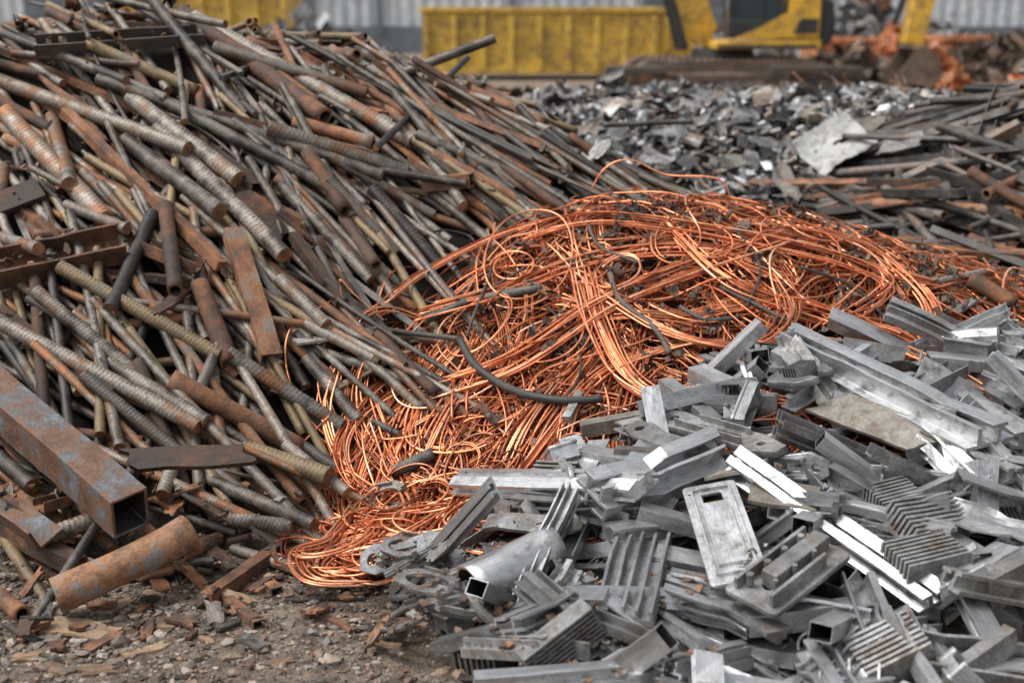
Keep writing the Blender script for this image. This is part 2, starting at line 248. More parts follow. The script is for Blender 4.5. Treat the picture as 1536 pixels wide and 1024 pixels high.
def sheet_mesh(name,Lx,Ly,mats,t=0.004,warp=0.03,jag=0.12,n=9,hole=False,fold=0):
    m=n; x=np.linspace(-.5,.5,n); X,Y=np.meshgrid(x,x,indexing='ij')
    X=X.copy();Y=Y.copy()
    ph=rng.uniform(0,6,8)
    X*=1+jag*np.sin(Y*9+ph[0])*np.abs(X)*2+ jag*.7*rng.normal(0,.5,(n,n))*(np.abs(X)>.49)
    Y*=1+jag*np.sin(X*8+ph[1])*np.abs(Y)*2+ jag*.7*rng.normal(0,.5,(n,n))*(np.abs(Y)>.49)
    X=X+Y*rng.uniform(-.25,.25)
    Z=warp*(np.sin(X*4+ph[2])*np.cos(Y*5+ph[3])+.5*np.sin(X*9+Y*7+ph[4]))*max(Lx,Ly)*0.5 + rng.normal(0,warp*0.05*Lx,(n,n))
    if fold: Z+=np.clip(Y-0.25,0,1)*fold*Ly
    top=np.stack([X*Lx,Y*Ly,Z+t/2],-1).reshape(-1,3); bot=top-[0,0,t]
    V=np.concatenate([top,bot]); F=[]
    keep=np.ones((n-1,n-1),bool)
    if hole:
        for _ in range(2):
            a,b=rng.integers(2,n-3,2); keep[a:a+2,b:b+1+rng.integers(0,2)]=False
    o=n*n; 
    for i in range(n-1):
        for j in range(n-1):
            if not keep[i,j]: continue
            a,b,c,d=i*n+j,(i+1)*n+j,(i+1)*n+j+1,i*n+j+1
            F.append([a,b,c,d]); F.append([o+d,o+c,o+b,o+a])
            for (di,dj,p,q) in ((0,-1,a,b),(1,0,b,c),(0,1,c,d),(-1,0,d,a)):
                ii,jj=i+di,j+dj
                if ii<0 or jj<0 or ii>=n-1 or jj>=n-1 or not keep[ii,jj]: F.append([q,p,o+p,o+q])
    me=bpy.data.meshes.new(name); me.from_pydata(V.tolist(),[],F)
    for mm in mats: me.materials.append(mm)
    return me
def plate_curve(name,outline,holes,t,bev=0.0015):
    cu=bpy.data.curves.new("tmp",'CURVE'); cu.dimensions='2D'; cu.fill_mode='BOTH'; cu.extrude=t/2; cu.bevel_depth=bev; cu.bevel_resolution=1
    for pts in [outline]+holes:
        sp=cu.splines.new('POLY'); sp.points.add(len(pts)-1)
        for p,q in zip(sp.points,pts): p.co=(q[0],q[1],0,1)
        sp.use_cyclic_u=True
    ob=bpy.data.objects.new("tmp",cu); COL.objects.link(ob); dg=bpy.context.evaluated_depsgraph_get(); dg.update()
    me=bpy.data.meshes.new_from_object(ob.evaluated_get(dg)); me.name=name
    bpy.data.objects.remove(ob); bpy.data.curves.remove(cu)
    return me
def cpts(cx,cy,r,n=20,rev=False): return [(cx+r*math.cos(2*math.pi*i/n),cy+r*math.sin(2*math.pi*i/n)) for i in range(n)]
def rrect(x0,y0,x1,y1,r=0.006):
    o=[]
    for cx,cy,a in ((x1-r,y1-r,0),(x0+r,y1-r,90),(x0+r,y0+r,180),(x1-r,y0+r,270)):
        for k in range(4): an=math.radians(a+k*30); o.append((cx+r*math.cos(an),cy+r*math.sin(an)))
    return o
class MB:
    def __init__(s): s.bm=bmesh.new()
    def box(s,c,d,rot=None,bev=0,mi=0,taper=None):
        mt=Matrix.Translation(c)@(rot.to_4x4() if rot else Matrix.Identity(4))@Matrix.Diagonal((d[0],d[1],d[2],1))
        r=bmesh.ops.create_cube(s.bm,size=1,matrix=mt); vs=r['verts']
        fs=set(f for v in vs for f in v.link_faces)
        if bev: 
            es=list(set(e for v in vs for e in v.link_edges)); rr=bmesh.ops.bevel(s.bm,geom=es,offset=bev,segments=2,affect='EDGES',profile=.6)
            fs=set(rr['faces'])|set(f for f in fs if f.is_valid)
        for f in fs: f.material_index=mi
        return s
    def cyl(s,c,r,h,axis='Z',n=20,mi=0,r2=None,ring=0):
        rot={'Z':Matrix.Identity(4),'X':Matrix.Rotation(math.pi/2,4,'Y'),'Y':Matrix.Rotation(math.pi/2,4,'X')}[axis]
        q=bmesh.ops.create_cone(s.bm,cap_ends=True,segments=n,radius1=r,radius2=r if r2 is None else r2,depth=h,matrix=Matrix.Translation(c)@rot)
        for f in set(f for v in q['verts'] for f in v.link_faces): f.material_index=mi
        return s
    def prism(s,pts,y0,y1,mi=0,bev=0):
        a=[s.bm.verts.new((p[0],y0,p[1])) for p in pts]; b=[s.bm.verts.new((p[0],y1,p[1])) for p in pts]; fs=[]
        fs.append(s.bm.faces.new(a)); fs.append(s.bm.faces.new(b[::-1])); n=len(pts)
        for i in range(n): fs.append(s.bm.faces.new([a[(i+1)%n],a[i],b[i],b[(i+1)%n]]))
        for f in fs: f.material_index=mi
        if bev:
            es=list(set(e for f in fs for e in f.edges)); r=bmesh.ops.bevel(s.bm,geom=es,offset=bev,segments=2,affect='EDGES',profile=.6)
            for f in r['faces']: f.material_index=mi
        return s
    def add(s,me,mt=None,mi=None):
        b2=bmesh.new(); b2.from_mesh(me)
        if mt: b2.transform(mt)
        for f in b2.faces: f.material_index=mi or 0
        t=bpy.data.meshes.new("t"); b2.to_mesh(t); b2.free(); s.bm.from_mesh(t); bpy.data.meshes.remove(t); return s
    def mesh(s,name,mats):
        bmesh.ops.recalc_face_normals(s.bm,faces=s.bm.faces)
        me=bpy.data.meshes.new(name); s.bm.to_mesh(me); s.bm.free()
        for m in mats: me.materials.append(m)
        return me

# ------------------------------------------------------------------ height field of the heaps
X0,X1,Y0,Y1,G=-5.0,8.0,1.5,15.0,0.02
gx=np.arange(X0,X1,G); gy=np.arange(Y0,Y1,G); GX,GY=np.meshgrid(gx,gy,indexing='ij')
def fb(x,y,s=1,seed=0):
    r=np.random.default_rng(seed+5); o=0*x
    for k in range(9):
        a=r.uniform(0,6.28); f=s*1.45**k; o=o+np.sin((x*math.cos(a)+y*math.sin(a))*f+r.uniform(0,6.28))/1.3**k
    return o/3
mx=np.maximum; mn=np.minimum
zf=.65*(GY-3.42)-.27*mx(0,GX+1.5)
cap=1.60-.24*mx(0,GX+1.7)-.24*mx(0,GX+.1)-.12*mx(0,-1.95-GX)
bk=1.7-.6*(GY-6.3)
z1=mn(mn(zf,cap),bk)-.08-.5*mx(0,-3.2-GX)
z2=.79-.50*mx(0,5.05-GY)-.24*mx(0,.35-GX)-.27*mx(0,GX-.9)-.6*mx(0,GY-5.3)
def z3f(x,y): return .40-.26*mx(0,4.1-y)-.19*mx(0,.75-x)-.6*mx(0,y-4.15)-.9*mx(0,y-3.6)*mx(0,.7-x)-.5*mx(0,y-3.65)*mx(0,1.05-x)
z3=z3f(GX,GY)
r4=np.sqrt(((GX-1.8)/5.2)**2+((GY-10.0)/4.6)**2); z4=mn(1.34*(1-r4),1.0+.22*fb(GX,GY,1.1,8))+.09*fb(GX,GY,2.6,21)*np.clip(1.4*(1-r4),0,1)
r5=np.sqrt(((GX-3.6)/3.3)**2+((GY-7.7)/3.1)**2); z5=1.3*(1-r5)+.07*fb(GX,GY,2.3,31)*np.clip(2*(1-r5),0,1)
ST=np.stack([z1,z2,z3,z4,z5,0*z1]); COMP=ST.argmax(0)
Hh=ST.max(0)
def blur(a,k):
    for ax in (0,1):
        c=np.cumsum(np.concatenate([np.repeat(a.take([0],ax),k+1,ax),a,np.repeat(a.take([-1],ax),k,ax)],ax),ax)
        n=a.shape[ax]; a=(c.take(range(2*k+1,2*k+1+n),ax)-c.take(range(0,n),ax))/(2*k+1)
    return a
Hh=blur(blur(Hh,3),3)
Hh=Hh+(np.clip(Hh/0.2,0,1))*0.035*fb(GX,GY,2.2,3)+0.014*fb(GX,GY,9,1)*np.clip(1-Hh/0.3,0,1)
Hh=Hh+np.where(COMP==1,.03*fb(GX,GY,6,12),0)
Mp=Hh.copy()
def smp(A,x,y):
    i=np.clip(((np.asarray(x)-X0)/G),0,len(gx)-1.001); j=np.clip(((np.asarray(y)-Y0)/G),0,len(gy)-1.001)
    i0=i.astype(int); j0=j.astype(int); fi=i-i0; fj=j-j0
    return A[i0,j0]*(1-fi)*(1-fj)+A[i0+1,j0]*fi*(1-fj)+A[i0,j0+1]*(1-fi)*fj+A[i0+1,j0+1]*fi*fj
def comp_at(x,y): return COMP[int(np.clip((x-X0)/G,0,len(gx)-1)),int(np.clip((y-Y0)/G,0,len(gy)-1))]
TS=np.linspace(1.8,14,3000)
def atd(u,v,d):
    dz=-(v-512)/FP; fy=math.cos(PITCH)+dz*math.sin(PITCH); fz=-math.sin(PITCH)+dz*math.cos(PITCH); s=d/fy
    return np.array([(u-768)/FP*s,d,CAMH+fz*s])
def spot(u,v,A=None,lift=0.0):
    A=Mp if A is None else A
    dx=(u-768)/FP; dz=-(v-512)/FP
    fy=math.cos(PITCH)+dz*math.sin(PITCH); fz=-math.sin(PITCH)+dz*math.cos(PITCH)
    x=dx*TS/1.0; y=fy*TS; z=CAMH+fz*TS
    inside=(z<smp(A,x,y)+lift)
    k=int(np.argmax(inside)) if inside.any() else 1600
    return np.array([x[k],y[k],z[k]])
CAPV=.16
def drop(cx,cy,yaw,L,W,T,pct=82,update=True,maxs=1.2):
    c,s=math.cos(yaw),math.sin(yaw)
    ns=max(3,int(L/0.03)); nw=max(1,int(W/0.03)); S=np.linspace(-L/2*.9,L/2*.9,ns); Wd=np.linspace(-W/2,W/2,nw) if nw>1 else np.array([0.])
    A,B=np.meshgrid(S,Wd,indexing='ij'); A=A.ravel();B=B.ravel()
    px,py=cx+A*c-B*s,cy+A*s+B*c
    m=smp(Mp,px,py); h0=smp(Hh,px,py)
    m=np.minimum(m,h0+CAPV)
    cols=[np.ones_like(A),A]+([B] if nw>2 else [])
    Q=np.stack(cols,1); sol=np.linalg.lstsq(Q,m,rcond=None)[0]
    sol[1:]=np.clip(sol[1:],-maxs,maxs)
    res=m-Q@sol; a=sol[0]+np.percentile(res,pct); bs=sol[1]; cs=sol[2] if nw>2 else 0.0
    k=math.sqrt(1+bs*bs)
    if update:
        S2=np.arange(-L/2/k,L/2/k+.01,.012); W2=np.arange(-W/2,W/2+.012,.012) if W>.02 else np.array([0.])
        A2,B2=np.meshgrid(S2,W2,indexing='ij'); A2=A2.ravel();B2=B2.ravel()
        xi=np.clip(((cx+A2*c-B2*s-X0)/G+.5).astype(int),0,len(gx)-1); yi=np.clip(((cy+A2*s+B2*c-Y0)/G+.5).astype(int),0,len(gy)-1)
        np.maximum.at(Mp,(xi,yi),a+bs*A2+cs*B2+T*.85)
    ex=Vector((c,s,bs)).normalized(); ey=Vector((-s,c,cs)); ez=ex.cross(ey).normalized(); ey=ez.cross(ex)
    z=a+T/2*0.95
    m4=Matrix(((ex.x,ey.x,ez.x,cx),(ex.y,ey.y,ez.y,cy),(ex.z,ey.z,ez.z,z),(0,0,0,1)))
    return m4
def seg_mat(p,q):
    c=(p+q)/2; ex=Vector(q-p).normalized(); ey=Vector((0,0,1)).cross(ex).normalized(); ez=ex.cross(ey)
    return Matrix(((ex.x,ey.x,ez.x,c[0]),(ex.y,ey.y,ez.y,c[1]),(ex.z,ey.z,ez.z,c[2]),(0,0,0,1)))
def rotX(a): return Matrix.Rotation(a,4,'X')
def rotY(a): return Matrix.Rotation(a,4,'Y')
def rotZ(a): return Matrix.Rotation(a,4,'Z')

# ground sheet
xs=np.concatenate([[-260,-120,-60,-30,-18,-12,-9,-7,-6],np.arange(-5,-2,.05),np.arange(-2,1,.025),np.arange(1,8,.05),[8.3,9,11,14,20,32,60,120,260]])
ys=np.concatenate([[-30,-10,-4,-1,0,.6,1.1],np.arange(1.5,2.4,.05),np.arange(2.4,4,.025),np.arange(4,15,.05),[15.3,16,18,22,30,45,70,120,300]])
XX,YY=np.meshgrid(xs,ys,indexing='ij')
ZZ=np.where((XX>=X0)&(XX<=X1-G)&(YY>=Y0)&(YY<=Y1-G),smp(Hh,XX,YY),0.0)
fade=np.clip((XX-X0)/.8,0,1)*np.clip((X1-.1-XX)/.8,0,1)*np.clip((Y1-.1-YY)/.8,0,1); ZZ=ZZ*fade
nx,ny=XX.shape; i=np.arange(nx-1)[:,None]; j=np.arange(ny-1)[None]; a=i*ny+j
F=np.stack([a,a+ny,a+ny+1,a+1],-1).reshape(-1,4)
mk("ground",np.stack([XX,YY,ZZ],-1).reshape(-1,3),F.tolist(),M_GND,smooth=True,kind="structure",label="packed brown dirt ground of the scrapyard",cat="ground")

# ------------------------------------------------------------------ steel heap
GRP_S="rusty steel bars heaped in the scrap pile"
LB={"steel_rebar":"ribbed weathered steel rebar lying on the rusty heap","rusty_pipe":"hollow rusty steel pipe on the scrap heap",
"angle_iron":"rusty steel angle iron on the scrap heap","flat_bar":"flat rusty steel bar on the scrap heap","square_bar":"square rusty steel bar on the scrap heap",
"steel_channel":"rusty steel channel section on the scrap heap","steel_tube":"rusty rectangular hollow steel tube on the heap","steel_plate":"torn rusty steel plate on the scrap heap","steel_rod":"thin bent dark steel rod on the scrap heap"}
CT={"steel_rebar":"rebar","rusty_pipe":"pipe","angle_iron":"angle iron","flat_bar":"steel bar","square_bar":"steel bar","steel_channel":"steel beam","steel_tube":"steel tube","steel_plate":"steel plate","steel_rod":"steel rod"}
count={}
def put(name,me,mat,label=None,group=GRP_S,cat=None):
    count[name]=count.get(name,0)+1
    ob=bpy.data.objects.new(name,me); COL.objects.link(ob); ob.matrix_world=mat
    ob["label"]=label or LB[name]; ob["category"]=cat or CT[name]; ob["group"]=group; return ob
def steel_me(t,L,w,**k):
    if t=='R': return "steel_rebar",rebar_mesh(L,w/2,k.get('by',0),k.get('bz',0),k.get('hook',0),k.get('mat'))
    if t=='P': return "rusty_pipe",pipe_mesh(L,w/2,k.get('by',0),k.get('bz',0),k.get('hook',0),k.get('mat'))
    if t=='D': return "steel_rod",mesh_solid("steel_rod",bend_path(L,max(10,int(L/.03)),k.get('by',0),k.get('bz',0),k.get('hook',0)),circ(w/2,9),[k.get('mat') or M_DARK,M_END])
    if t=='A': return "angle_iron",prof_mesh("angle_iron",'angle',L,w,[k.get('mat') or M_RUST],by=k.get('by',0),twist=R_(-.1,.1))
    if t=='F': return "flat_bar",prof_mesh("flat_bar",'flat',L,w,[k.get('mat') or M_DARK],by=k.get('by',0),bz=k.get('bz',0),twist=R_(-.15,.15),shear=R_(-.4,.4))
    if t=='Q': return "square_bar",prof_mesh("square_bar",'square',L,w,[k.get('mat') or M_RUST],by=k.get('by',0),twist=R_(-.2,.2))
    if t=='C': return "steel_channel",prof_mesh("steel_channel",'channel',L,w,[k.get('mat') or M_RUST],dent=.05,shear=R_(-.3,.3))
    if t=='S': return "steel_tube",box_tube_mesh("steel_tube",L,w,w*.75,[k.get('mat') or M_RUST,M_END,M_SLOT])
    if t=='T': return "steel_plate",sheet_mesh("steel_plate",L,w,[k.get('mat') or M_RUST],t=.008,warp=.03,jag=.08)
TPL=[]
def tpl(t,L,w,**k): n,me=steel_me(t,L,w,**k); TPL.append((t,n,me,L,w))
for L,w in ((1.5,.035),(1.3,.03),(1.15,.037),(1.0,.028),(.85,.038),(.7,.034),(1.6,.027),(1.2,.04),(.9,.032)): tpl('R',L,w,by=R_(-.006,.006))
for L,w in ((1.4,.03),(1.1,.033),(.75,.036)): tpl('R',L,w,by=R_(-.01,.01),mat=M_DARK)
for L,w in ((1.1,.03),(.85,.036)): tpl('R',L,w,by=R_(-.01,.01),mat=M_YRUST)
for L,w in ((1.1,.038),(.85,.042),(.65,.042),(1.3,.032),(.6,.048)): tpl('P',L,w,by=R_(-.006,.006))
for L,w in ((1.0,.036),(.7,.033)): tpl('P',L,w,mat=M_YRUST)
for L,w in ((1.0,.038),(.8,.04),(1.2,.034)): tpl('A',L,w,mat=random.choice([M_RUST,M_DARK]))
for L,w in ((.9,.034),(.7,.04),(1.1,.028)): tpl('F',L,w,mat=random.choice([M_RUST,M_DARK]))
for L,w in ((1.0,.028),(.7,.034),(1.2,.026)): tpl('Q',L,w,mat=random.choice([M_RUST,M_DARK]))
for L,w in ((.5,.07),(.7,.06)): tpl('C',L,w)
for L,w in ((.7,.045),(.9,.04),(.5,.05)): tpl('S',L,w)
for L,w in ((.2,.1),(.15,.09)): tpl('T',L,w)
for L,w,b,h in ((1.3,.017,.05,.15),(1.0,.015,-.06,0),(1.5,.019,.04,.1),(.8,.013,.1,.2),(1.2,.021,.02,0)): tpl('D',L,w,by=b,hook=h,mat=random.choice([M_DARK,M_RUST,M_DARK]))
def hgt(t,w): return {'R':w,'P':w,'D':w,'A':w*.8,'F':w*.2,'Q':w*.85,'C':w*.6,'S':w*.75,'T':.02}[t]
def in_view(x,y,m=.35): return abs(x)<.41*y+m
wts={'R':20,'P':7,'A':3,'F':1.8,'Q':3,'C':.4,'S':1.5,'T':.5,'D':2.2}
TW=[wts[t[0]]/sum(1 for q in TPL if q[0]==t[0]) for t in TPL]
def scatter_steel(n,xr,yr,comps,ymean=-42,ysd=17,rand=.18,only=None,pct=82,strict=True,rr=(-115,25)):
    k=0; tries=0
    while k<n and tries<n*30:
        tries+=1
        x=R_(*xr); y=R_(*yr)
        if comp_at(x,y) not in comps or not in_view(x,y,.2): continue
        t,nm,me,L,w=random.choices(TPL,TW)[0]
        if only and t not in only: continue
        if count.get(nm,0)>=230: continue
        yaw=math.radians(random.gauss(ymean,ysd) if random.random()>rand else R_(*rr))
        if random.random()<.5: yaw+=math.pi
        if strict:
            e1=comp_at(x+math.cos(yaw)*L*.45,y+math.sin(yaw)*L*.45); e2=comp_at(x-math.cos(yaw)*L*.45,y-math.sin(yaw)*L*.45)
            if 2 in (e1,e2) or 1 in (e1,e2) and 1 not in comps and random.random()<.6: continue
        m=drop(x,y,yaw,L,w if t in 'CTFS' else 0,hgt(t,w),pct)
        if t in 'RPQ': m=m@rotX(R_(0,6.28) if t!='Q' else R_(0,1.5))
        elif t=='A': m=m@rotX(random.choice([0,math.pi/2,math.pi,R_(0,6)]))
        put(nm,me,m); k+=1
scatter_steel(50,(-3.2,.2),(3.7,6.6),(0,),rand=.6)
scatter_steel(225,(-3.0,.3),(3.6,6.7),(0,),ysd=14,rand=.1)
scatter_steel(35,(-2.2,-.8),(3.7,4.7),(0,),ymean=-45,ysd=20,rand=.1,strict=False,only='RPQS')
scatter_steel(45,(-.9,.3),(4.2,5.8),(0,),ymean=-45,ysd=12,rand=.1,strict=False,only='RPDQ')
scatter_steel(80,(-.5,2.1),(5.2,6.9),(0,),ymean=-33,ysd=12,rand=.08,only='RDPQ',strict=False)
def key(u1,v1,u2,v2,wpx,t,label=None,roll=None,lift=0,d1=None,d2=None,pct=80,**k):
    p=atd(u1,v1,d1) if d1 else spot(u1,v1); q=atd(u2,v2,d2) if d2 else spot(u2,v2)
    dist=np.linalg.norm((p+q)/2-[0,0,CAMH]); w=wpx/FP*dist*(.92 if t=='R' else 1)
    L=float(np.linalg.norm(p-q)); L=min(L,2.2); nm,me=steel_me(t,L,w,**k)
    c=(p+q)/2; yaw=math.atan2(q[1]-p[1],q[0]-p[0])
    if d1 or d2: m=seg_mat(p,q)
    else:
        pl=math.hypot(q[0]-p[0],q[1]-p[1])
        m=drop(c[0],c[1],yaw,pl,w if t in 'CTFS' else 0,hgt(t,w),pct)
    if roll is not None: m=m@rotX(roll)
    return put(nm,me,m,label)
K=[(150,115,570,285,18,'R',{}),(250,170,495,290,20,'R',{}),(130,95,300,140,18,'P',dict(mat=M_YRUST)),(400,205,612,258,26,'R',{}),
(200,145,355,290,28,'R',{}),(190,230,330,345,28,'R',{}),(240,210,425,418,28,'R',{}),(10,190,160,345,30,'R',{}),(78,175,105,290,24,'R',{}),
(100,200,335,425,18,'Q',{}),(0,128,282,242,24,'R',{}),(225,5,372,172,20,'R',{}),(275,22,485,192,26,'P',{}),(290,22,620,203,25,'R',{}),
(555,285,662,388,24,'R',{}),(440,370,512,470,18,'Q',{}),(618,200,690,352,17,'R',{}),(620,240,850,290,17,'R',{}),(590,140,690,240,16,'R',{}),
(640,275,705,310,28,'S',{}),(640,240,775,340,20,'F',{}),(490,300,600,400,18,'R',dict(mat=M_DARK)),(350,300,440,340,44,'T',{}),
(0,455,190,375,54,'C',{}),(0,312,58,275,44,'F',dict(mat=M_RUST)),(165,472,232,335,24,'R',dict(mat=M_DARK)),(300,440,345,560,28,'P',{}),(350,385,410,560,30,'S',{}),
(385,430,415,540,16,'F',{}),(420,430,490,500,22,'R',{}),(95,425,330,572,24,'R',dict(mat=M_YRUST)),(0,465,165,595,15,'Q',{}),(50,455,215,555,22,'R',{}),
(165,545,310,650,25,'R',{}),(0,542,305,675,26,'R',{}),(255,585,455,682,30,'P',{}),(345,535,510,655,26,'R',{}),(370,670,492,748,32,'R',dict(mat=M_YRUST)),
(310,705,470,800,24,'R',{}),(265,695,250,780,24,'R',{}),
(380,68,512,33,12,'P',dict(by=.05)),(470,60,535,122,16,'P',{}),(650,150,792,168,10,'R',{}),(690,110,860,205,11,'R',dict(by=.06)),(780,165,1060,300,12,'R',dict(mat=M_DARK)),
(0,60,190,150,14,'R',dict(mat=M_DARK)),(20,95,210,110,12,'R',{}),(320,175,560,230,14,'Q',{}),(60,90,250,180,16,'R',dict(mat=M_DARK)),
(440,190,560,215,20,'P',{}),(560,240,700,270,14,'R',{}),(700,235,870,345,14,'R',dict(mat=M_DARK)),(640,180,830,260,12,'R',{}),(855,215,1010,315,13,'P',{}),
(230,470,285,420,24,'T',{}),(215,390,300,425,30,'C',{}),(410,330,540,400,20,'F',dict(mat=M_RUST)),(460,560,540,650,22,'R',{}),(480,440,600,500,14,'R',dict(mat=M_DARK)),
(330,40,540,160,20,'R',{}),(100,300,190,350,18,'R',{}),(420,300,560,430,20,'R',{}),(500,240,650,330,18,'R',{}),(120,600,300,700,22,'R',dict(mat=M_DARK)),(0,360,60,400,20,'R',{}),
(390,600,500,700,20,'R',dict(mat=M_DARK)),(430,680,520,760,20,'R',{}),(400,740,480,790,18,'P',{}),(460,480,560,540,18,'R',{}),(540,400,640,440,16,'R',{}),
(900,230,1060,330,10,'D',dict(by=.05)),(820,200,960,300,9,'D',dict(by=-.06)),(740,190,900,290,11,'D',{}),(960,270,1090,330,12,'R',dict(mat=M_DARK)),
(250,330,265,470,22,'P',{}),(520,330,560,430,18,'P',{}),(290,600,330,520,20,'R',dict(mat=M_DARK)),(460,250,520,330,22,'P',{})]
for k in K: key(*k[:6],**k[6])
key(68,138,292,42,30,'C',"dark grey notched steel channel across the rebar heap",mat=M_DARK)
key(545,132,742,58,15,'R',"ribbed steel rebar sticking out of the heap",d1=6.0,d2=6.0,by=.05)
key(905,188,1040,182,8,'D',"thin bent steel rod above the heap",d1=7.0,d2=7.0)
for (a) in ((0,800,120,840,30,'Q'),(60,830,200,800,28,'R'),(120,850,260,840,24,'F'),(190,880,320,945,18,'F'),(335,900,388,942,16,'S'),(400,880,416,893,18,'S'),(300,800,350,870,20,'Q'),(345,780,440,800,24,'R'),(430,902,545,898,20,'F'),(240,830,330,845,30,'T'),(0,905,35,935,24,'P'),(90,800,160,830,24,'T'),(310,912,420,812,24,'Q'),(270,860,330,820,24,'P'),(20,740,110,790,34,'T'),(0,700,50,745,26,'R'),(60,790,140,760,26,'C'),(210,760,300,740,26,'T'),(0,760,60,800,30,'T'),(280,740,350,790,20,'F'),(350,830,430,860,18,'R'),(380,790,450,840,20,'F'),(420,850,500,880,16,'Q')):
    key(*a)
p=atd(-30,572,4.05); q=atd(196,770,3.42); me=box_tube_mesh("box_beam",float(np.linalg.norm(p-q)),.115,.13,[M_BEAM,M_RUST,M_SLOT],t=.08,bev=.004,dent=.04)
put("box_beam",me,seg_mat(p,q)@rotX(.15),"large hollow box beam with flaking blue-grey paint over rust",cat="steel beam")
p=atd(-70,700,3.75); q=atd(70,800,3.45); me=prof_mesh("steel_channel",'angle',float(np.linalg.norm(p-q)),.09,[M_BEAM],dent=.3,bev=.003)
put("steel_channel",me,seg_mat(p,q)@rotX(.5),"bent rusty steel angle beside painted box beam")
p=atd(195,690,3.62); q=atd(372,682,3.62); me=sheet_mesh("steel_plate",float(np.linalg.norm(p-q)),.085,[M_RUST],t=.016,warp=.02,jag=.06)
put("steel_plate",me,seg_mat(p,q)@rotX(.5),"thick flat rusty steel plate wedged between rebars")
M_PIPE=surf_mat("mottled_orange_grey_pipe",[(0,(0.07,0.042,0.028)),(0.3,(0.18,0.095,0.053)),(0.5,(0.31,0.15,0.068)),(0.62,(0.19,0.16,0.135)),(1,(0.25,0.23,0.205))],0.15,(0.55,0.85),13,1.0,0.05,(0.95,1.05))
p=atd(85,905,3.2)+[0,0,.02]; q=atd(285,800,3.42); me=pipe_mesh(float(np.linalg.norm(p-q)),.050,.035,0,0,M_PIPE,.88,32,.3)
put("rusty_pipe",me,seg_mat(p,q),"short thick mottled rusty pipe lying on the dirt")
key(720,215,780,265,36,'T',"grey sheet steel offcut standing in the rebar heap",mat=M_ALUB)
# right-hand dark bar heap
GRP_D="dark steel bars heaped behind the copper wire"
TPL2=[]
for t,L,w,mt in (('Q',1.3,.05,M_DARK),('Q',1.0,.055,M_RUST),('A',1.2,.06,M_DARK),('F',1.0,.06,M_DARK),('C',.9,.08,M_DARK),('D',1.4,.034,M_DARK),('D',1.1,.038,M_DARK),('P',1.2,.055,M_DARK),('P',.9,.055,M_RUST),('Q',1.4,.042,M_DARK),('S',1.0,.065,M_DARK),('P',1.3,.05,M_DARK),('D',1.0,.03,M_DARK),('F',.8,.05,M_RUST)):
    n_,me=steel_me(t,L,w,mat=mt,by=R_(-.02,.02)); TPL2.append((t,n_,me,L,w))
def flakes(name,n,sampler,size,mat,label,cat,flat=.6,lift=.02,aspect=2.2,thick=False):
    P=np.array([sampler() for _ in range(n)]); nn=len(P)
    z=smp(Mp,P[:,0],P[:,1])+rng.uniform(-.3,1,nn)*lift
    L=size[0]*(size[1]/size[0])**(rng.uniform(0,1,nn)**1.4); W=L/rng.uniform(1,aspect,nn)
    a=rng.uniform(0,6.28,nn); pt=rng.normal(0,flat,nn); rl=rng.normal(0,flat,nn)
    ex=np.stack([np.cos(a)*np.cos(pt),np.sin(a)*np.cos(pt),np.sin(pt)],-1)
    ey=np.stack([-np.sin(a)*np.cos(rl),np.cos(a)*np.cos(rl),np.sin(rl)],-1); ez=np.cross(ex,ey)
    sx=np.array([-.5,0,.5,.5,0,-.5]); sy=np.array([-.5,-.5,-.5,.5,.5,.5])
    bend=rng.uniform(-.3,.3,nn)
    lx=sx[None]*L[:,None]*(1+rng.normal(0,.2,(nn,6))); ly=sy[None]*W[:,None]*(1+rng.normal(0,.25,(nn,6))); lz=np.where(np.abs(sx)<.1,1,0)[None]*bend[:,None]*L[:,None]+rng.normal(0,.04,(nn,6))*L[:,None]
    C=np.stack([P[:,0],P[:,1],z],-1)
    V=C[:,None]+lx[...,None]*ex[:,None]+ly[...,None]*ey[:,None]+lz[...,None]*ez[:,None]
    base=np.arange(nn)[:,None]
    if thick:
        V2=V-ez[:,None]*(L*.2)[:,None,None]; VV=np.concatenate([V,V2],1).reshape(-1,3); b=base*12
        fs=[[0,1,4,5],[1,2,3,4],[11,10,7,6],[10,9,8,7]]+[[q,p,p+6,q+6] for p,q in ((0,1),(1,2),(2,3),(3,4),(4,5),(5,0))]
    else: VV=V.reshape(-1,3); b=base*6; fs=[[0,1,4,5],[1,2,3,4]]
    F=np.concatenate([b+np.array(f)[None] for f in fs]).tolist()
    return mk(name,VV,F,mat,smooth=False,kind="stuff",label=label,cat=cat)
def samp(comps,xr,yr,m=.3,cond=None):
    def f():
        while True:
            x=R_(*xr);y=R_(*yr)
            if comp_at(x,y) in comps and in_view(x,y,m) and (cond is None or cond(x,y)): return (x,y)
    return f
flakes("shredded_metal",1500,samp((3,4),(.5,4.5),(5.6,9),.3),(.02,.06),M_FLAKE_G,"shredded metal between dark bars and copper heap","scrap metal",.5,.02,thick=True)
k=0;tr=0
while k<230 and tr<14000:
    tr+=1; x=R_(1.3,5.2); y=R_(5.0,9.4)
    if comp_at(x,y) not in (4,3) or (comp_at(x,y)==3 and (x<1.9 or y>7.0)) or not in_view(x,y,.5): continue
    t,nm,me,L,w=random.choice(TPL2); yaw=math.radians(random.gauss(-52,22) if random.random()>.22 else R_(-180,0))
    if count.get(nm,0)>=296: continue
    m=drop(x,y,yaw,L,w if t in 'CFS' else 0,hgt(t,w),70)@rotY(random.gauss(0,.07))@rotX(R_(0,6.28) if t in 'RPQAD' else 0); put(nm,me,m,group=GRP_D,label="dark "+CT[nm]+" on the heap behind the copper wire"); k+=1
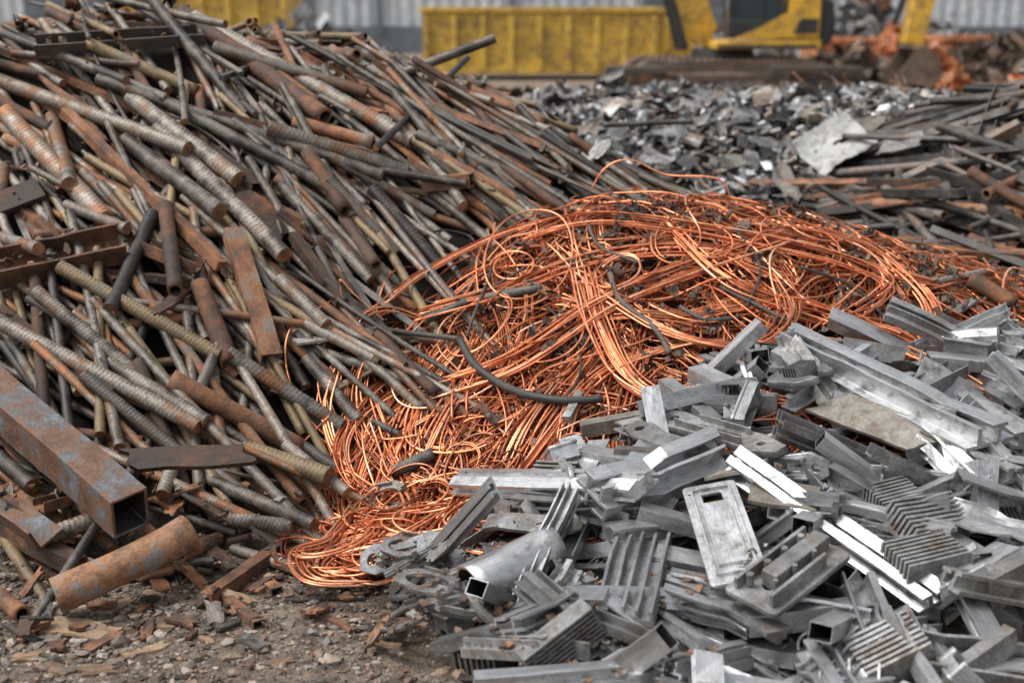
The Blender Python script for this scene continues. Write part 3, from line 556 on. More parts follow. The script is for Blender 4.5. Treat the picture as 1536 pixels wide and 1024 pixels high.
flakes("shredded_metal",11000,samp((3,),(-1.5,6),(5.4,12.2),.3,lambda x,y: not(x>2.3 and y<7.0)),(.025,.15),M_FLAKE_G,"heap of shredded grey and white metal pieces","scrap metal",.6,.05,aspect=4,thick=True)
flakes("shredded_metal",500,samp((3,),(-.5,5),(5.6,11.5),.2),(.12,.32),M_FLAKE_G,"larger torn sheets and strips on the shredded heap","scrap metal",.35,.08,aspect=5,thick=False)
flakes("rusty_scrap_debris",2200,samp((0,),(-3.2,1.2),(3.4,6.8),.2),(.012,.045),M_FLAKE_B,"rusty crumbs and small torn pieces between steel bars","scrap debris",.6,-.03,thick=True)
MSTR=[prof_mesh("metal_strip",'flat',L,w,[mt],by=R_(-.1,.1),bz=R_(-.05,.08),twist=R_(-.5,.5),bev=.0008) for L,w,mt in ((.5,.03,M_ALUD),(.35,.025,M_DARK),(.6,.02,M_DARK),(.3,.04,M_ALUD),(.45,.025,M_RUST),(.25,.05,M_ALUB),(.7,.02,M_RUST))]
fs_=samp((3,),(-.5,4.5),(5.6,11),.1)
for _ in range(200):
    x,y=fs_(); m=drop(x,y,R_(0,6.28),.4,0,.02,90)@rotY(random.gauss(0,.25)); put("metal_strip",random.choice(MSTR),m,"thin bent metal strip on the shredded heap","metal strips on the shredded heap","metal strip")
def far_heap(cx,cy,rx,ry,h,n,size,mat,label):
    a=rng.uniform(0,6.28,n); r=np.sqrt(rng.uniform(0,1,n)); x=cx+rx*r*np.cos(a); y=cy+ry*r*np.sin(a); z=np.maximum(0.02,h*(1-r)*(1+.3*np.sin(a*3+cx)+.2*np.sin(a*7)))
    L=rng.uniform(size[0],size[1],n); d1=rng.normal(0,1,(n,3)); d1/=np.linalg.norm(d1,axis=1)[:,None]; d2=np.cross(d1,rng.normal(0,1,(n,3))); d2/=np.linalg.norm(d2,axis=1)[:,None]
    C=np.stack([x,y,z+L*.1],-1); Lw=L*rng.uniform(.25,.8,n)
    V=np.stack([C-d1*L[:,None]/2-d2*Lw[:,None]/2,C+d1*L[:,None]/2-d2*Lw[:,None]/2,C+d1*L[:,None]/2+d2*Lw[:,None]/2,C-d1*L[:,None]/2+d2*Lw[:,None]/2],1).reshape(-1,3)
    F=np.arange(n*4).reshape(-1,4)
    k=28; ca=np.linspace(0,6.283,k,endpoint=False); rings=[]
    for rr in (1,.66,.33,.02): rings.append(np.stack([cx+rx*rr*np.cos(ca),cy+ry*rr*np.sin(ca),np.maximum(-.02,h*(1-rr)*(1+.3*np.sin(ca*3+cx)+.2*np.sin(ca*7))-.05)],-1))
    R=np.concatenate(rings); F2=qfaces(4,k,len(V))
    mk("scrap_heap",np.concatenate([V,R]),np.concatenate([F,F2]).tolist(),mat,smooth=False,kind="stuff",label=label,cat="scrap heap")
far_heap(-4.6,29,3.4,4,1.15,1500,(.15,.5),M_FLAKE_G,"distant heap of mixed pale scrap metal")
far_heap(13.5,31,5,4,1.3,2500,(.15,.6),M_FLAKE_B,"distant heap of rusty mixed scrap")
far_heap(11.5,46,8,4,1.7,2500,(.2,.9),M_FLAKE_G,"distant low heap of grey mixed scrap")
far_heap(9.8,20.6,1.8,1.2,.72,1600,(.08,.4),M_FLAKE_B,"dark heap of rusty scrap on the yard")
far_heap(6.6,26,2.0,1.4,.8,1200,(.1,.4),M_FLAKE_B,"heap of mixed scrap beside the excavator")
far_heap(10.4,23.6,1.9,.9,1.0,900,(.1,.5),M_ORG,"heap of crumpled orange painted scrap panels")
far_heap(8.6,29,1.6,1.4,1.0,600,(.15,.6),M_ORG,"distant heap of orange painted scrap panels")
far_heap(2.2,17.0,3.0,1.6,.5,1800,(.08,.3),M_FLAKE_G,"low heap of shredded grey metal in front of excavator")
far_heap(-.2,15.5,2.0,1.4,.6,1200,(.08,.35),M_FLAKE_B,"low heap of rusty scrap before the yellow container")
far_heap(7.0,13.6,2.6,1.3,.5,1000,(.1,.4),M_FLAKE_B,"low heap of rusty beams and offcuts")
GSH="torn pale sheet metal on the shredded heap"
for (u,v,Lp,Wp,rt) in ((935,172,60,34,.1),(1180,300,30,70,.1),(1350,235,60,26,-.3),(1010,215,50,26,.4),(850,150,50,25,-.2),(1120,200,40,26,.8),(1060,150,50,26,.2),(1300,205,44,22,.5),(985,250,40,26,1.),(1150,225,55,20,-.5),(880,205,44,20,.3),(1060,300,38,26,.5),(900,235,36,20,.9),(1090,255,50,18,.1),(820,190,40,20,.6),(1210,170,44,20,.6),(1000,170,40,22,-.6)):
    p=spot(u,v); d=min(p[1],9); L=Lp/FP*d*1.05; W=Wp/FP*d*1.5
    me=sheet_mesh("sheet_metal_scrap",L,W,[random.choice([M_ALUD,M_ALUB,M_ALUD])],t=.004,warp=.08,jag=.1,hole=False,fold=R_(0,.6))
    m=drop(p[0],p[1],rt,L,W,.02,95)@rotX(random.gauss(.1,.15)); m.translation.z+=.03; put("sheet_metal_scrap",me,m,"torn dull grey sheet metal on the shredded heap",GSH,"sheet metal")
M_PALE=surf_mat("pale_grey_sheet_paint",[(0,(0.2,0.2,0.193)),(0.5,(0.34,0.34,0.33)),(1,(0.42,0.42,0.413))],0.05,(0.6,0.8),6,0.4,0.1,(0.95,1.05),dirt=(0.15,0.125,0.1),dirt_amt=0.7)
p=spot(1250,250); d=min(p[1],8.5); me=sheet_mesh("sheet_metal_scrap",105/FP*d,95/FP*d,[M_PALE],t=.005,warp=.09,jag=.05,hole=True,n=13,fold=.5)
m=drop(p[0],p[1],.35,105/FP*d,.3,.02,95); m.translation.z+=.05; put("sheet_metal_scrap",me,m@rotX(.2),"large pale bent sheet metal panel with torn holes",GSH,"sheet metal")

# ------------------------------------------------------------------ copper wire heap
GC="bare copper wires in the tangled heap"
EC=(.88,4.55); EA=math.radians(25); ea,eb=1.56,.86
cA,sA=math.cos(EA),math.sin(EA)
Hs=blur(blur(mx(Hh,np.where(COMP==0,np.minimum(Mp-.02,Hh+.12),Hh)),4),4)
def gen(nb,steps,ds,r0=.9,ksd=2.2,ctr=None):
    r=np.sqrt(rng.uniform(0,r0,nb)); a=rng.uniform(0,6.28,nb); p=r*np.cos(a)*ea; q=r*np.sin(a)*eb
    x=EC[0]+p*cA-q*sA; y=EC[1]+p*sA+q*cA
    th=rng.normal(-.05,.6,nb)+rng.choice([0,np.pi],nb)
    low=(x<.4)&(y<4.5); th=np.where(low&(rng.uniform(0,1,nb)<.65),rng.normal(-1.9,.6,nb),th)
    k=rng.normal(0,ksd,nb); out=np.zeros((nb,steps,2)); 
    lim=rng.uniform(.74,1.0,nb)
    for s in range(steps):
        out[:,s,0]=x; out[:,s,1]=y
        dx,dy=x-EC[0],y-EC[1]; p=(dx*cA+dy*sA)/ea; q=(-dx*sA+dy*cA)/eb; rr=np.sqrt(p*p+q*q)
        cr=np.cos(th)*(-dy)-np.sin(th)*(-dx); dt=np.cos(th)*(-dx)+np.sin(th)*(-dy)
        steer=np.where((rr>lim)&(dt<.6*np.hypot(dx,dy)),np.sign(cr)*np.minimum(10,2+(rr-lim)*45),0)
        k=.95*k+rng.normal(0,ksd*.31,nb)
        th=th+(k+steer)*ds; x=x+np.cos(th)*ds; y=y+np.sin(th)*ds
    return out
WI=[]
def zpath(xy,lift,amp,ph=None,A=None):
    n=len(xy); s=np.arange(n); ph=rng.uniform(0,6.28,3) if ph is None else ph
    z=smp(Hs,xy[:,0],xy[:,1])+lift+amp*(np.sin(s*.11+ph[0])+.6*np.sin(s*.23+ph[1])+.4*np.sin(s*.41+ph[2]))
    return np.concatenate([xy,z[:,None]],1)
def lateral(path):
    t=np.gradient(path,axis=0); n=np.stack([-t[:,1],t[:,0],0*t[:,0]],-1); return n/(np.linalg.norm(n,axis=1)[:,None]+1e-9)
RW=.0038
def bundle(path,nw,sp=.0086,R=RW,layer=0):
    n=lateral(path); s=np.arange(len(path))
    for w in range(nw):
        o=(w-(nw-1)/2)*sp*(1+.5*np.sin(s*.05+rng.uniform(0,6)))+.006*np.sin(s*.07+rng.uniform(0,6))+.002*np.sin(s*.33+rng.uniform(0,6))
        dz=.006*np.sin(s*.06+rng.uniform(0,6))+rng.uniform(-.006,.012)
        a=int(rng.integers(0,8)); b=len(path)-int(rng.integers(0,12))
        P=path+n*o[:,None]; P[:,2]+=dz; WI.append((layer+rng.uniform(-.01,.01),P[a:b],R*rng.uniform(.85,1.15)))
NB=235; pb=gen(NB,90,.021,.95,2.2)
for i in range(NB):
    l=-.01+.10*(i/NB); ln=int(rng.integers(32,85)); bundle(zpath(pb[i,:ln],l,rng.uniform(.006,.022)),int(rng.integers(4,9)),layer=l)
NS=400; ps=gen(NS,100,.021,1.0,3.6)
for i in range(NS):
    l=-.02+.135*(i/NS); ln=int(rng.integers(25,95)); WI.append((l,zpath(ps[i,:ln],l,rng.uniform(.006,.028)),RW*rng.uniform(.8,1.15)))
def coil(cx,cy,r,turns,lift,tilt=.2,sq=.75,layer=.1):
    n=int(turns*r*2*math.pi/.02)+12; a=np.linspace(0,turns*6.283,n)+R_(0,6); rr=r*(1+.12*np.sin(a*.37+R_(0,6)))
    ang=R_(0,3.14); X=rr*np.cos(a); Y=rr*sq*np.sin(a); x=cx+X*math.cos(ang)-Y*math.sin(ang); y=cy+X*math.sin(ang)+Y*math.cos(ang)
    z=np.maximum(smp(Hs,x,y),0)+.012+lift+tilt*r*(1+np.sin(a+R_(0,6)))*.5
    WI.append((layer,np.stack([x,y,z],-1),RW*R_(.9,1.1)))
for _ in range(75): coil(random.gauss(-.46,.075),random.gauss(3.55,.07),R_(.05,.13),R_(.8,2.4),R_(0,.06),R_(.1,.5),layer=R_(.0,.11))
for _ in range(60): coil(random.gauss(-.20,.13),random.gauss(3.80,.14),R_(.06,.13),R_(.7,1.5),R_(.02,.08),R_(.2,.6),layer=R_(.0,.08))
for _ in range(45):
    x=R_(-.2,2.0); y=4.0+(x+.2)*.4+R_(0,.8); coil(x,y,R_(.08,.22),R_(.6,1.5),R_(.04,.11),R_(.1,.3),layer=R_(.04,.12))
def catmull(P,ds=.02):
    P=np.asarray(P,float); Q=np.concatenate([[2*P[0]-P[1]],P,[2*P[-1]-P[-2]]]); out=[]
    for i in range(1,len(Q)-2):
        n=max(4,int(np.linalg.norm(Q[i+1]-Q[i])/ds)); t=np.linspace(0,1,n,endpoint=False)[:,None]
        out.append(.5*((2*Q[i])+(-Q[i-1]+Q[i+1])*t+(2*Q[i-1]-5*Q[i]+4*Q[i+1]-Q[i+2])*t**2+(-Q[i-1]+3*Q[i]-3*Q[i+1]+Q[i+2])*t**3))
    return np.concatenate(out+[Q[-2:-1]])
def wkey(pts,nw,lift=.10,sp=.0086):
    P=[spot(u,v,Hs,lift) for (u,v) in pts]
    bundle(catmull(P),nw,sp,layer=.2)
for i in range(50):
    x0=R_(-.35,.55); y0=R_(4.1,4.7); x1=x0-R_(.1,.35); y1=y0-R_(.3,.5); x2=x1-R_(-.05,.2); y2=max(3.5,y1-R_(.15,.4)); x3=x2+R_(-.1,.25); y3=max(3.42,y2-R_(0,.15))
    if x2<-.6: continue
    P=[(x0,y0),(x1,y1),(x2,y2),(x3,y3)]; xy=catmull([(a,b,0) for a,b in P])[:,:2]; l=R_(.02,.10)
    bundle(zpath(xy,l,R_(.004,.014)),int(rng.integers(5,10)),layer=l)
for off in (0,1):
    o=off*14
    wkey([(1180+o,340+o),(1040+o,390+o),(900+o,450+o),(760+o,540+o),(600+o,592+o)],8,.115)
    wkey([(870+o,400),(890+o,480),(930+o,560),(985+o,600),(1010+o,612)],8,.115)
    wkey([(760,350+o),(900,322+o),(1080,345+o),(1260,385+o),(1330,425+o),(1250,480+o)],5,.11)
    wkey([(1150+o,330),(1290+o,370),(1385+o,450),(1390+o,530),(1340+o,565)],5,.115)
    wkey([(620,470+o),(760,430+o),(900,380+o),(1060,370+o),(1200,420+o)],5,.11)
    wkey([(900+o,440),(1000+o,500),(1120+o,520),(1180+o,470),(1150+o,400)],6,.12)
    wkey([(1000,330+o),(1100,420+o),(1250,470+o),(1400,530+o),(1480,570+o)],5,.12)
wkey([(700,510),(640,580),(625,660),(700,670),(790,620)],7,.1)
wkey([(560,470),(640,410),(760,350),(880,320)],5,.11)
wkey([(650,600),(700,690),(680,770),(620,850)],9,.09)
wkey([(760,560),(780,640),(740,720),(700,800)],9,.09)
wkey([(820,560),(850,650),(800,730),(740,790)],9,.09)
wkey([(560,600),(590,690),(620,770),(560,850)],8,.09)
wkey([(620,560),(560,640),(545,740),(500,810),(450,830),(470,870),(560,875)],7,.07)
wkey([(500,560),(490,620),(520,700),(600,760)],4,.08)
wkey([(1380,500),(1440,535),(1500,560),(1560,600)],4,.1)
wkey([(1330,400),(1420,440),(1500,490),(1600,520)],3,.1)
WI.sort(key=lambda w:w[0])
def tube(path,R,M=6):
    return sweep(path,circ(R,M))
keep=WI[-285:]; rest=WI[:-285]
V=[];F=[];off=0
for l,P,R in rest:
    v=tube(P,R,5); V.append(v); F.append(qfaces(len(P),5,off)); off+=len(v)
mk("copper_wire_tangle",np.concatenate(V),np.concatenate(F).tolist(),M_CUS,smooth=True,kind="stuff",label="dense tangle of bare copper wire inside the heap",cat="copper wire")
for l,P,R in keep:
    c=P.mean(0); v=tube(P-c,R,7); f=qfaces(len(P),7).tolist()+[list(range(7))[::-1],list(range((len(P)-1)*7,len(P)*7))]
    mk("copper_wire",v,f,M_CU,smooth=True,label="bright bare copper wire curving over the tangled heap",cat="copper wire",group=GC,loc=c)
for pts in ([(875,310,5.3),(905,255,5.3),(945,240,5.3),(1000,262,5.3),(1080,270,5.2),(1100,320,5.2)],[(760,345,5.2),(780,318,5.2),(840,312,5.2),(930,322,5.2)],[(1240,350,5.0),(1300,375,4.9),(1335,420,4.8),(1300,470,4.7)],[(515,460,4.6),(510,420,4.6),(530,440,4.6),(575,480,4.6)]):
    P=catmull([atd(*t) for t in pts],.015); c=P.mean(0); mk("copper_wire",tube(P-c,.0036,7),qfaces(len(P),7).tolist(),M_CU,smooth=True,label="springy bare copper wire arching above the heap",cat="copper wire",group=GC,loc=c)
ell=((GX-EC[0])*cA+(GY-EC[1])*sA)**2/ea**2+(-(GX-EC[0])*sA+(GY-EC[1])*cA)**2/eb**2
CUL=np.where(ell<1.0,.10*np.clip((1.0-ell)*5,0,1),0)*(COMP!=2)
Mp=mx(Mp,np.where(CUL>0,Hs+CUL,-9)); Hh=mx(Hh,Hs+CUL)
def cable(pts,R,label,mat=M_CABLE,lift=.03,name="cable",M=12):
    P=catmull([spot(u,v,Mp,lift)+np.array([0,0,0]) for u,v in pts]); 
    P[1:-1]=(P[:-2]+P[1:-1]+P[2:])/3; c=P.mean(0)
    f=qfaces(len(P),M).tolist()+[list(range(M))[::-1],list(range((len(P)-1)*M,len(P)*M))]
    mk(name,sweep(P-c,circ(R,M)),f,mat,smooth=True,label=label,cat="cable",loc=c)
cable([(690,510),(715,550),(770,585),(840,600),(905,598)],.0145,"thick black sheathed cable curving over the copper wire",lift=.035)
cable([(560,492),(620,500),(690,508)],.010,"black cable end lying on the copper wire",lift=.04)
cable([(915,410),(930,450),(980,490),(1005,530)],.010,"dark cable arching over the copper wire",lift=.035)
cable([(700,505),(712,470),(735,410),(740,370)],.006,"thin dark cable across the copper wire",lift=.03)
cable([(1080,430),(1180,480),(1300,540),(1430,575)],.007,"thin dark cable across the copper heap",lift=.02)
cable([(972,592),(1000,608),(1018,618)],.024,"short dark sleeve around copper wire bundle",lift=.04)
cable([(640,350),(665,345),(700,352),(712,362)],.005,"thin dark wire loop at the heap edge")
cable([(1350,520),(1420,545),(1500,570)],.012,"dark cable between copper wire and aluminum offcuts",lift=.01)
cable([(1130,500),(1200,540),(1260,560)],.010,"dark cable half buried in the copper wire",lift=.01)
cable([(600,440),(660,455),(720,440),(790,400)],.005,"thin dark cable across the copper wire",lift=.02)
cable([(820,460),(860,500),(870,560),(830,620)],.004,"thin dark cable across the copper wire",lift=.02)
cable([(1100,340),(1140,400),(1120,460)],.005,"thin dark cable across the copper wire",lift=.02)
cable([(1200,400),(1280,430),(1340,490)],.006,"thin dark cable across the copper wire",lift=.015)
cable([(880,330),(900,370),(960,395)],.007,"dark cable scrap on top of the copper wire",lift=.02)
cable([(1020,460),(1060,480),(1110,475)],.008,"dark cable scrap on top of the copper wire",lift=.015)
GM="steel offcuts lying in the copper wire"
CAPV=.05
for a in ((495,588,620,520,18,'F',dict(mat=M_YRUST)),(640,492,700,462,16,'R',dict(mat=M_DARK)),(730,455,812,440,16,'R',dict(mat=M_DARK)),(450,545,560,482,24,'F',dict(mat=M_ALUD)),(590,720,650,690,20,'P',dict(mat=M_DARK)),(870,655,1040,645,26,'Q',dict(mat=M_ALUB)),(690,240,760,330,14,'F',{}),(1455,430,1520,470,24,'P',{}),(1400,430,1490,412,12,'R',{}),(1430,470,1460,450,20,'F',dict(mat=M_ALUD)),(1490,510,1530,570,24,'F',dict(mat=M_ALUD)),(1060,610,1150,590,32,'P',dict(mat=M_ALUD)),(760,370,800,385,12,'F',{}),(790,430,830,450,16,'T',{}),(905,400,935,415,18,'T',{}),(1160,480,1200,500,16,'T',{}),(640,600,665,620,16,'T',{}),(1250,480,1320,520,12,'R',dict(mat=M_DARK)),(980,420,1020,450,14,'T',{}),(720,610,745,640,14,'T',{}),(850,350,880,365,12,'T',{}),(1060,400,1085,425,14,'T',{}),(560,640,600,660,12,'R',dict(mat=M_DARK)),(1440,500,1530,540,16,'R',dict(mat=M_DARK)),(1470,480,1536,500,14,'P',{}),(1400,470,1450,520,12,'Q',{})):
    o=key(*a[:6],**a[6]); o["group"]=GM
flakes("dry_litter",2000,samp((1,),(-.6,2.2),(3.5,5.5),.2),(.01,.038),M_LEAF,"dry brown leaves and dirt crumbs caught in copper wire","litter",.6,.014)
CL=[(R_(-.2,1.9),0) for _ in range(30)]; CL=[(x,4.0+(x+.2)*.35+R_(0,.8)) for x,_ in CL]
def clump():
    c=random.choice(CL); return (c[0]+random.gauss(0,.022),c[1]+random.gauss(0,.022))
flakes("dirt_clumps",540,clump,(.012,.042),M_LEAF,"clumps of dark dirt and brown litter on copper wire","dirt",.8,.028,thick=True)

# ------------------------------------------------------------------ aluminum heap
CAPV=.14
GA="aluminum offcuts in the silver scrap heap"
ALT=[]
def addalt(nm,me,label,cat,wt=1):
    co=np.empty(len(me.vertices)*3); me.vertices.foreach_get('co',co); co=co.reshape(-1,3); mnn=co.min(0); mxx=co.max(0); c=(mnn+mxx)/2
    me.transform(Matrix.Translation(Vector(-c))); d=mxx-mnn; ALT.append((nm,me,d,label,cat,wt))
AM=[M_ALU,M_ALU,M_ALU,M_ALUS,M_ALUD,M_ALUD]
def ex(kind,L,W,mat=None,**k): return prof_mesh("aluminum_profile",kind,L,W*1.15,[mat or random.choice(AM)],bev=.0008,**k)
for kd,L,W,wt in (('channel',.34,.055,1.8),('channel',.22,.06,1.4),('channel',.5,.05,1.6),('window',.36,.07,2.2),('window',.24,.08,2),('window',.5,.055,1.8),('step',.3,.06,2),('step',.5,.055,1.6),('step',.2,.08,1.2),('ridge',.34,.045,1),('ridge',.26,.055,1),('rib',.16,.09,.8),('rib',.28,.07,1),('rail',.5,.045,1.3),('rail',.32,.055,1.3),('rail',.22,.06,1.1),('gutter',.3,.07,1.3),('gutter',.42,.06,1.2),('gutter',.18,.08,1.0),('tee',.25,.05,1.3),('angle',.4,.05,1.4),('angle',.24,.06,1),('ibeam',.26,.055,1.4),('square',.3,.028,.4),('flat',.34,.034,.5),('flat',.2,.04,.4)):
    addalt("aluminum_profile",ex(kd,L,W,by=R_(-.02,.02),bz=R_(-.03,.03),twist=R_(-.08,.08),shear=R_(-.5,.5),dent=R_(0.0,0.14)),"cut silver aluminum extrusion in the scrap heap","aluminum profile",wt)
for L,W in ((.16,.12),(.2,.09),(.12,.1)):
    addalt("heat_sink",prof_mesh("heat_sink",'fins',L,W,[random.choice([M_ALUD,M_ALU])],bev=.0005,n=4),"finned aluminum heat sink in the scrap heap","heat sink",1.2)
for L,W in ((.38,.055),(.26,.055),(.3,.06),(.2,.07)):
    addalt("aluminum_tube",box_tube_mesh("aluminum_tube",L,W,W*.75,[random.choice([M_ALU,M_ALUS]),M_ALU,M_SLOT],t=.05,bev=.0006,dent=.06),"dented rectangular aluminum tube in the scrap heap","aluminum tube",2.4)
for L,W,mt in ((.13,.09,M_ALUB),(.15,.1,M_ALUB),(.14,.08,M_ALUD),(.2,.06,M_ALUD)):
    addalt("aluminum_plate",sheet_mesh("aluminum_plate",L,W,[mt],t=.008 if mt==M_ALUB else .003,warp=.08,jag=.06,fold=R_(.3,1.0)),"bent grey aluminum plate in the scrap heap","aluminum plate",.5)
def arm_plate(L,W,holes=2,t=.012,mat=None,flange=True):
    o=[(-L/2,-W*.25),(-L*.3,-W*.5),(L*.05,-W*.35),(L*.35,-W*.5),(L/2,-W*.2),(L/2,W*.25),(L*.3,W*.5),(-L*.1,W*.3),(-L*.35,W*.5),(-L/2,W*.3)]
    hs_=[cpts(-L*.36,0,W*.2),cpts(L*.36,0,W*.17)]
    if holes>2: hs_.append(rrect(-L*.16,-W*.15,L*.2,W*.12))
    me=plate_curve("aluminum_bracket",o,hs_,t)
    b=MB(); b.add(me)
    if flange:
        b.box((0,-W*.36,t*.9),(L*.55,.006,t*1.8),bev=.001); b.box((L*.02,W*.3,t*.8),(L*.4,.006,t*1.6),bev=.001)
        b.cyl((-L*.22,-W*.3,t*.5),W*.08,t*2.2,n=14); b.cyl((L*.22,W*.3,t*.5),W*.08,t*2.2,n=14)
    return b.mesh("aluminum_bracket",[mat or random.choice([M_ALU,M_ALUD])])
for L,W,h in ((.22,.075,2),(.18,.07,3),(.26,.085,3),(.15,.065,2)): addalt("aluminum_bracket",arm_plate(L,W,h),"cast aluminum bracket with bolt holes in the heap","bracket",1)
def housing(L,W,Hd,mat=None):
    b=MB(); t=.006
    me=plate_curve("h",rrect(-L/2,-W/2,L/2,W/2,.01),[cpts(-L*.2,0,W*.16),rrect(L*.05,-W*.2,L*.3,W*.2)],t); b.add(me)
    for sy in (-1,1): b.box((0,sy*(W/2-t),Hd/2),(L*.94,t,Hd),bev=.001)
    b.box((-L/2+t,0,Hd/2),(t,W*.9,Hd),bev=.001); b.box((L/2-t*1.5,0,Hd*.35),(t,W*.9,Hd*.7),bev=.001)
    for sx in (-1,1):
        for sy in (-1,1): b.cyl((sx*(L/2-.012),sy*(W/2-.012),Hd*.5),.008,Hd*1.05,n=12)
    for i in range(3): b.box((L*(-.3+.3*i),0,Hd*.2),(.004,W*.85,Hd*.4))
    return b.mesh("aluminum_housing",[mat or random.choice([M_ALU,M_ALUD])])
for L,W,Hd in ((.15,.09,.045),(.12,.09,.055),(.2,.09,.035)): addalt("aluminum_housing",housing(L,W,Hd),"cast aluminum housing with ribs and bosses","casting",1.1)
def ring_cast(R,r,Ln):
    b=MB(); n=26; path=np.stack([np.linspace(-Ln/2,Ln/2,7),np.zeros(7),np.zeros(7)],-1)
    me=mesh_hollow("t",path,circ(R,n)*np.linspace(1,.9,7)[:,None,None],circ(r,n)*np.ones((7,1,1)),[M_ALU],True,0); b.add(me)
    b.box((Ln*.3,R*1.1,0),(.012,R*.7,R*.8),bev=.002); b.box((-Ln*.2,-R*1.05,0),(.05,R*.4,.014),bev=.002)
    return b.mesh("aluminum_casting",[random.choice([M_ALU,M_ALUD])])
for a in ((.036,.03,.11),(.03,.02,.07)): addalt("aluminum_casting",ring_cast(*a),"cylindrical cast aluminum sleeve with lugs in the heap","casting",.5)
AW=[t[5] for t in ALT]
def place_al(item,x,y,yaw,roll,pitch=0,pct=75,extra=0):
    nm,me,d,lb,ct=item[:5]; L=d[0]; c,s=abs(math.cos(roll)),abs(math.sin(roll)); W=d[1]*c+d[2]*s; T=d[2]*c+d[1]*s
    m=drop(x,y,yaw,L,W*.8,T*.8,pct,maxs=.9)@rotY(pitch)@rotX(roll); m.translation.z+=abs(math.sin(pitch))*L*.15+extra
    return put(nm,me,m,lb,GA,ct)
def al_ok(x,y):
    lim=-.30+((3.35-y)*.55 if y<3.35 else (y-3.35)*1.15)
    if x<lim: return False
    if comp_at(x,y)==2: return True
    return y<3.7 and z3f(x,y)>-.12 and comp_at(x,y)!=1
def scatter_al(n,xr,yr,big=True,pm=.2,maxL=9):
    k=0;tr=0
    while k<n and tr<n*40:
        tr+=1; x=R_(*xr);y=R_(*yr)
        if not al_ok(x,y) or not in_view(x,y,.15): continue
        it=random.choices(ALT,AW)[0]
        if it[2][0]>maxL: continue
        if count.get(it[0],0)>=270: continue
        if it[2][0]>.25 and random.random()<.5: yaw=math.radians(random.gauss(-25,28))
        else: yaw=R_(0,6.28)
        roll=random.choice([0,0,0,math.pi,math.pi/2,R_(-.5,.5),R_(2.6,3.6),R_(0,6.28)])
        place_al(it,x,y,yaw,roll,random.gauss(0,pm)); k+=1
scatter_al(150,(-.4,2.2),(2.4,4.6),pm=.16)
flakes("aluminum_chips",500,samp((2,),(-.1,2.2),(2.4,4.6),.1,al_ok),(.012,.035),M_FLAKE_A,"small aluminum chips and torn pieces between offcuts","scrap debris",.6,-.01,thick=True)
scatter_al(140,(-.4,2.2),(2.4,4.5),pm=.28)
def keyal(u1,v1,u2,v2,wpx,builder,nm,label,cat,roll=0,hfac=.5,pct=75,Lmul=1,group=GA,pitch=0,raise_=0):
    p=spot(u1,v1);q=spot(u2,v2); c=(p+q)/2; dist=np.linalg.norm(c-[0,0,CAMH]); W=wpx/FP*dist; L=float(np.linalg.norm(q-p))*Lmul
    me=builder(L,W); yaw=math.atan2(q[1]-p[1],q[0]-p[0])
    m=drop(c[0],c[1],yaw,math.hypot(q[0]-p[0],q[1]-p[1]),W,W*hfac,pct)@rotY(pitch)@rotX(roll); m.translation.z+=raise_
    return put(nm,me,m,label,group,cat)
bp=lambda kd,mat=M_ALU,hs=1.,dent=.08,by=0,tw=.05:(lambda L,W: prof_mesh("aluminum_profile",kd,L,W,[mat],bev=.001,by=by,dent=dent,twist=tw,shear=.3,hs=hs))
AP="aluminum_profile"; APc="aluminum profile"
for a,kd,w in (((1450,600,1540,690),'rail',40),((1400,600,1500,690),'window',40),((1330,760,1500,700),'tee',38),((1380,960,1540,1010),'channel',60),((1230,1000,1310,930),'rib',66),((1000,1000,1120,960),'window',44),((780,930,900,960),'channel',50),((700,980,820,1015),'window',40),((840,720,960,740),'channel',40),((790,745,850,705),'rail',36),((1300,560,1180,640),'tee',30),((1395,880,1480,850),'gutter',56),((940,1010,1010,970),'step',46),((1150,880,1240,830),'window',46),((1280,890,1330,980),'gutter',46),((650,905,740,880),'ridge',34),((850,640,870,600),'square',16),((1420,900,1540,870),'step',50),((1380,650,1520,720),'step',44),((1480,570,1560,620),'window',44)):
    keyal(*a,w,bp(kd,random.choice([M_ALU,M_ALUS,M_ALU,M_ALUD])),AP,"cut silver aluminum extrusion in the scrap heap",APc,raise_=.01)
keyal(1090,765,1412,895,54,bp('step',M_ALUS),AP,"long bright aluminum extrusion lying across the heap",APc,raise_=.02)
keyal(1240,620,1400,665,56,lambda L,W:sheet_mesh("aluminum_plate",L,W,[M_ALUB],t=.012,warp=.03,jag=.04),"aluminum_plate","flat beige-grey corroded plate under the bright channel","aluminum plate",raise_=.02)
keyal(1175,530,1485,675,70,bp('window',M_ALUS,dent=.08,hs=1.1,tw=.02),AP,"long wide shiny aluminum channel on top of heap",APc,raise_=.04,roll=.12)
keyal(690,785,960,765,48,bp('rail',M_ALUS,dent=.06,hs=.8),AP,"bright aluminum extrusion bridging over the copper edge",APc,raise_=.03)
keyal(890,795,1075,715,74,bp('window',M_ALUS,by=.03,dent=.2),AP,"wide crumpled aluminum channel with torn end",APc,raise_=.04)
keyal(915,835,1100,750,38,bp('rail',M_ALUS),AP,"bright aluminum rail against the wide channel",APc,raise_=.01)
keyal(990,600,1170,690,46,lambda L,W:arm_plate(L,W,3,.02,M_ALUD),"aluminum_bracket","long cast aluminum arm with eye ends","bracket",raise_=.03)
keyal(945,655,1060,705,44,lambda L,W:arm_plate(L,W,2,.012,M_ALUD,False),"aluminum_bracket","bright triangular aluminum link with round hole","bracket",raise_=.03,roll=.3)
keyal(1190,655,1250,735,34,bp('angle'),AP,"short bright aluminum angle on the heap",APc)
keyal(1180,665,1440,690,28,bp('window',dent=.0,hs=.8),AP,"long flat bright aluminum strip on the heap",APc,raise_=.02)
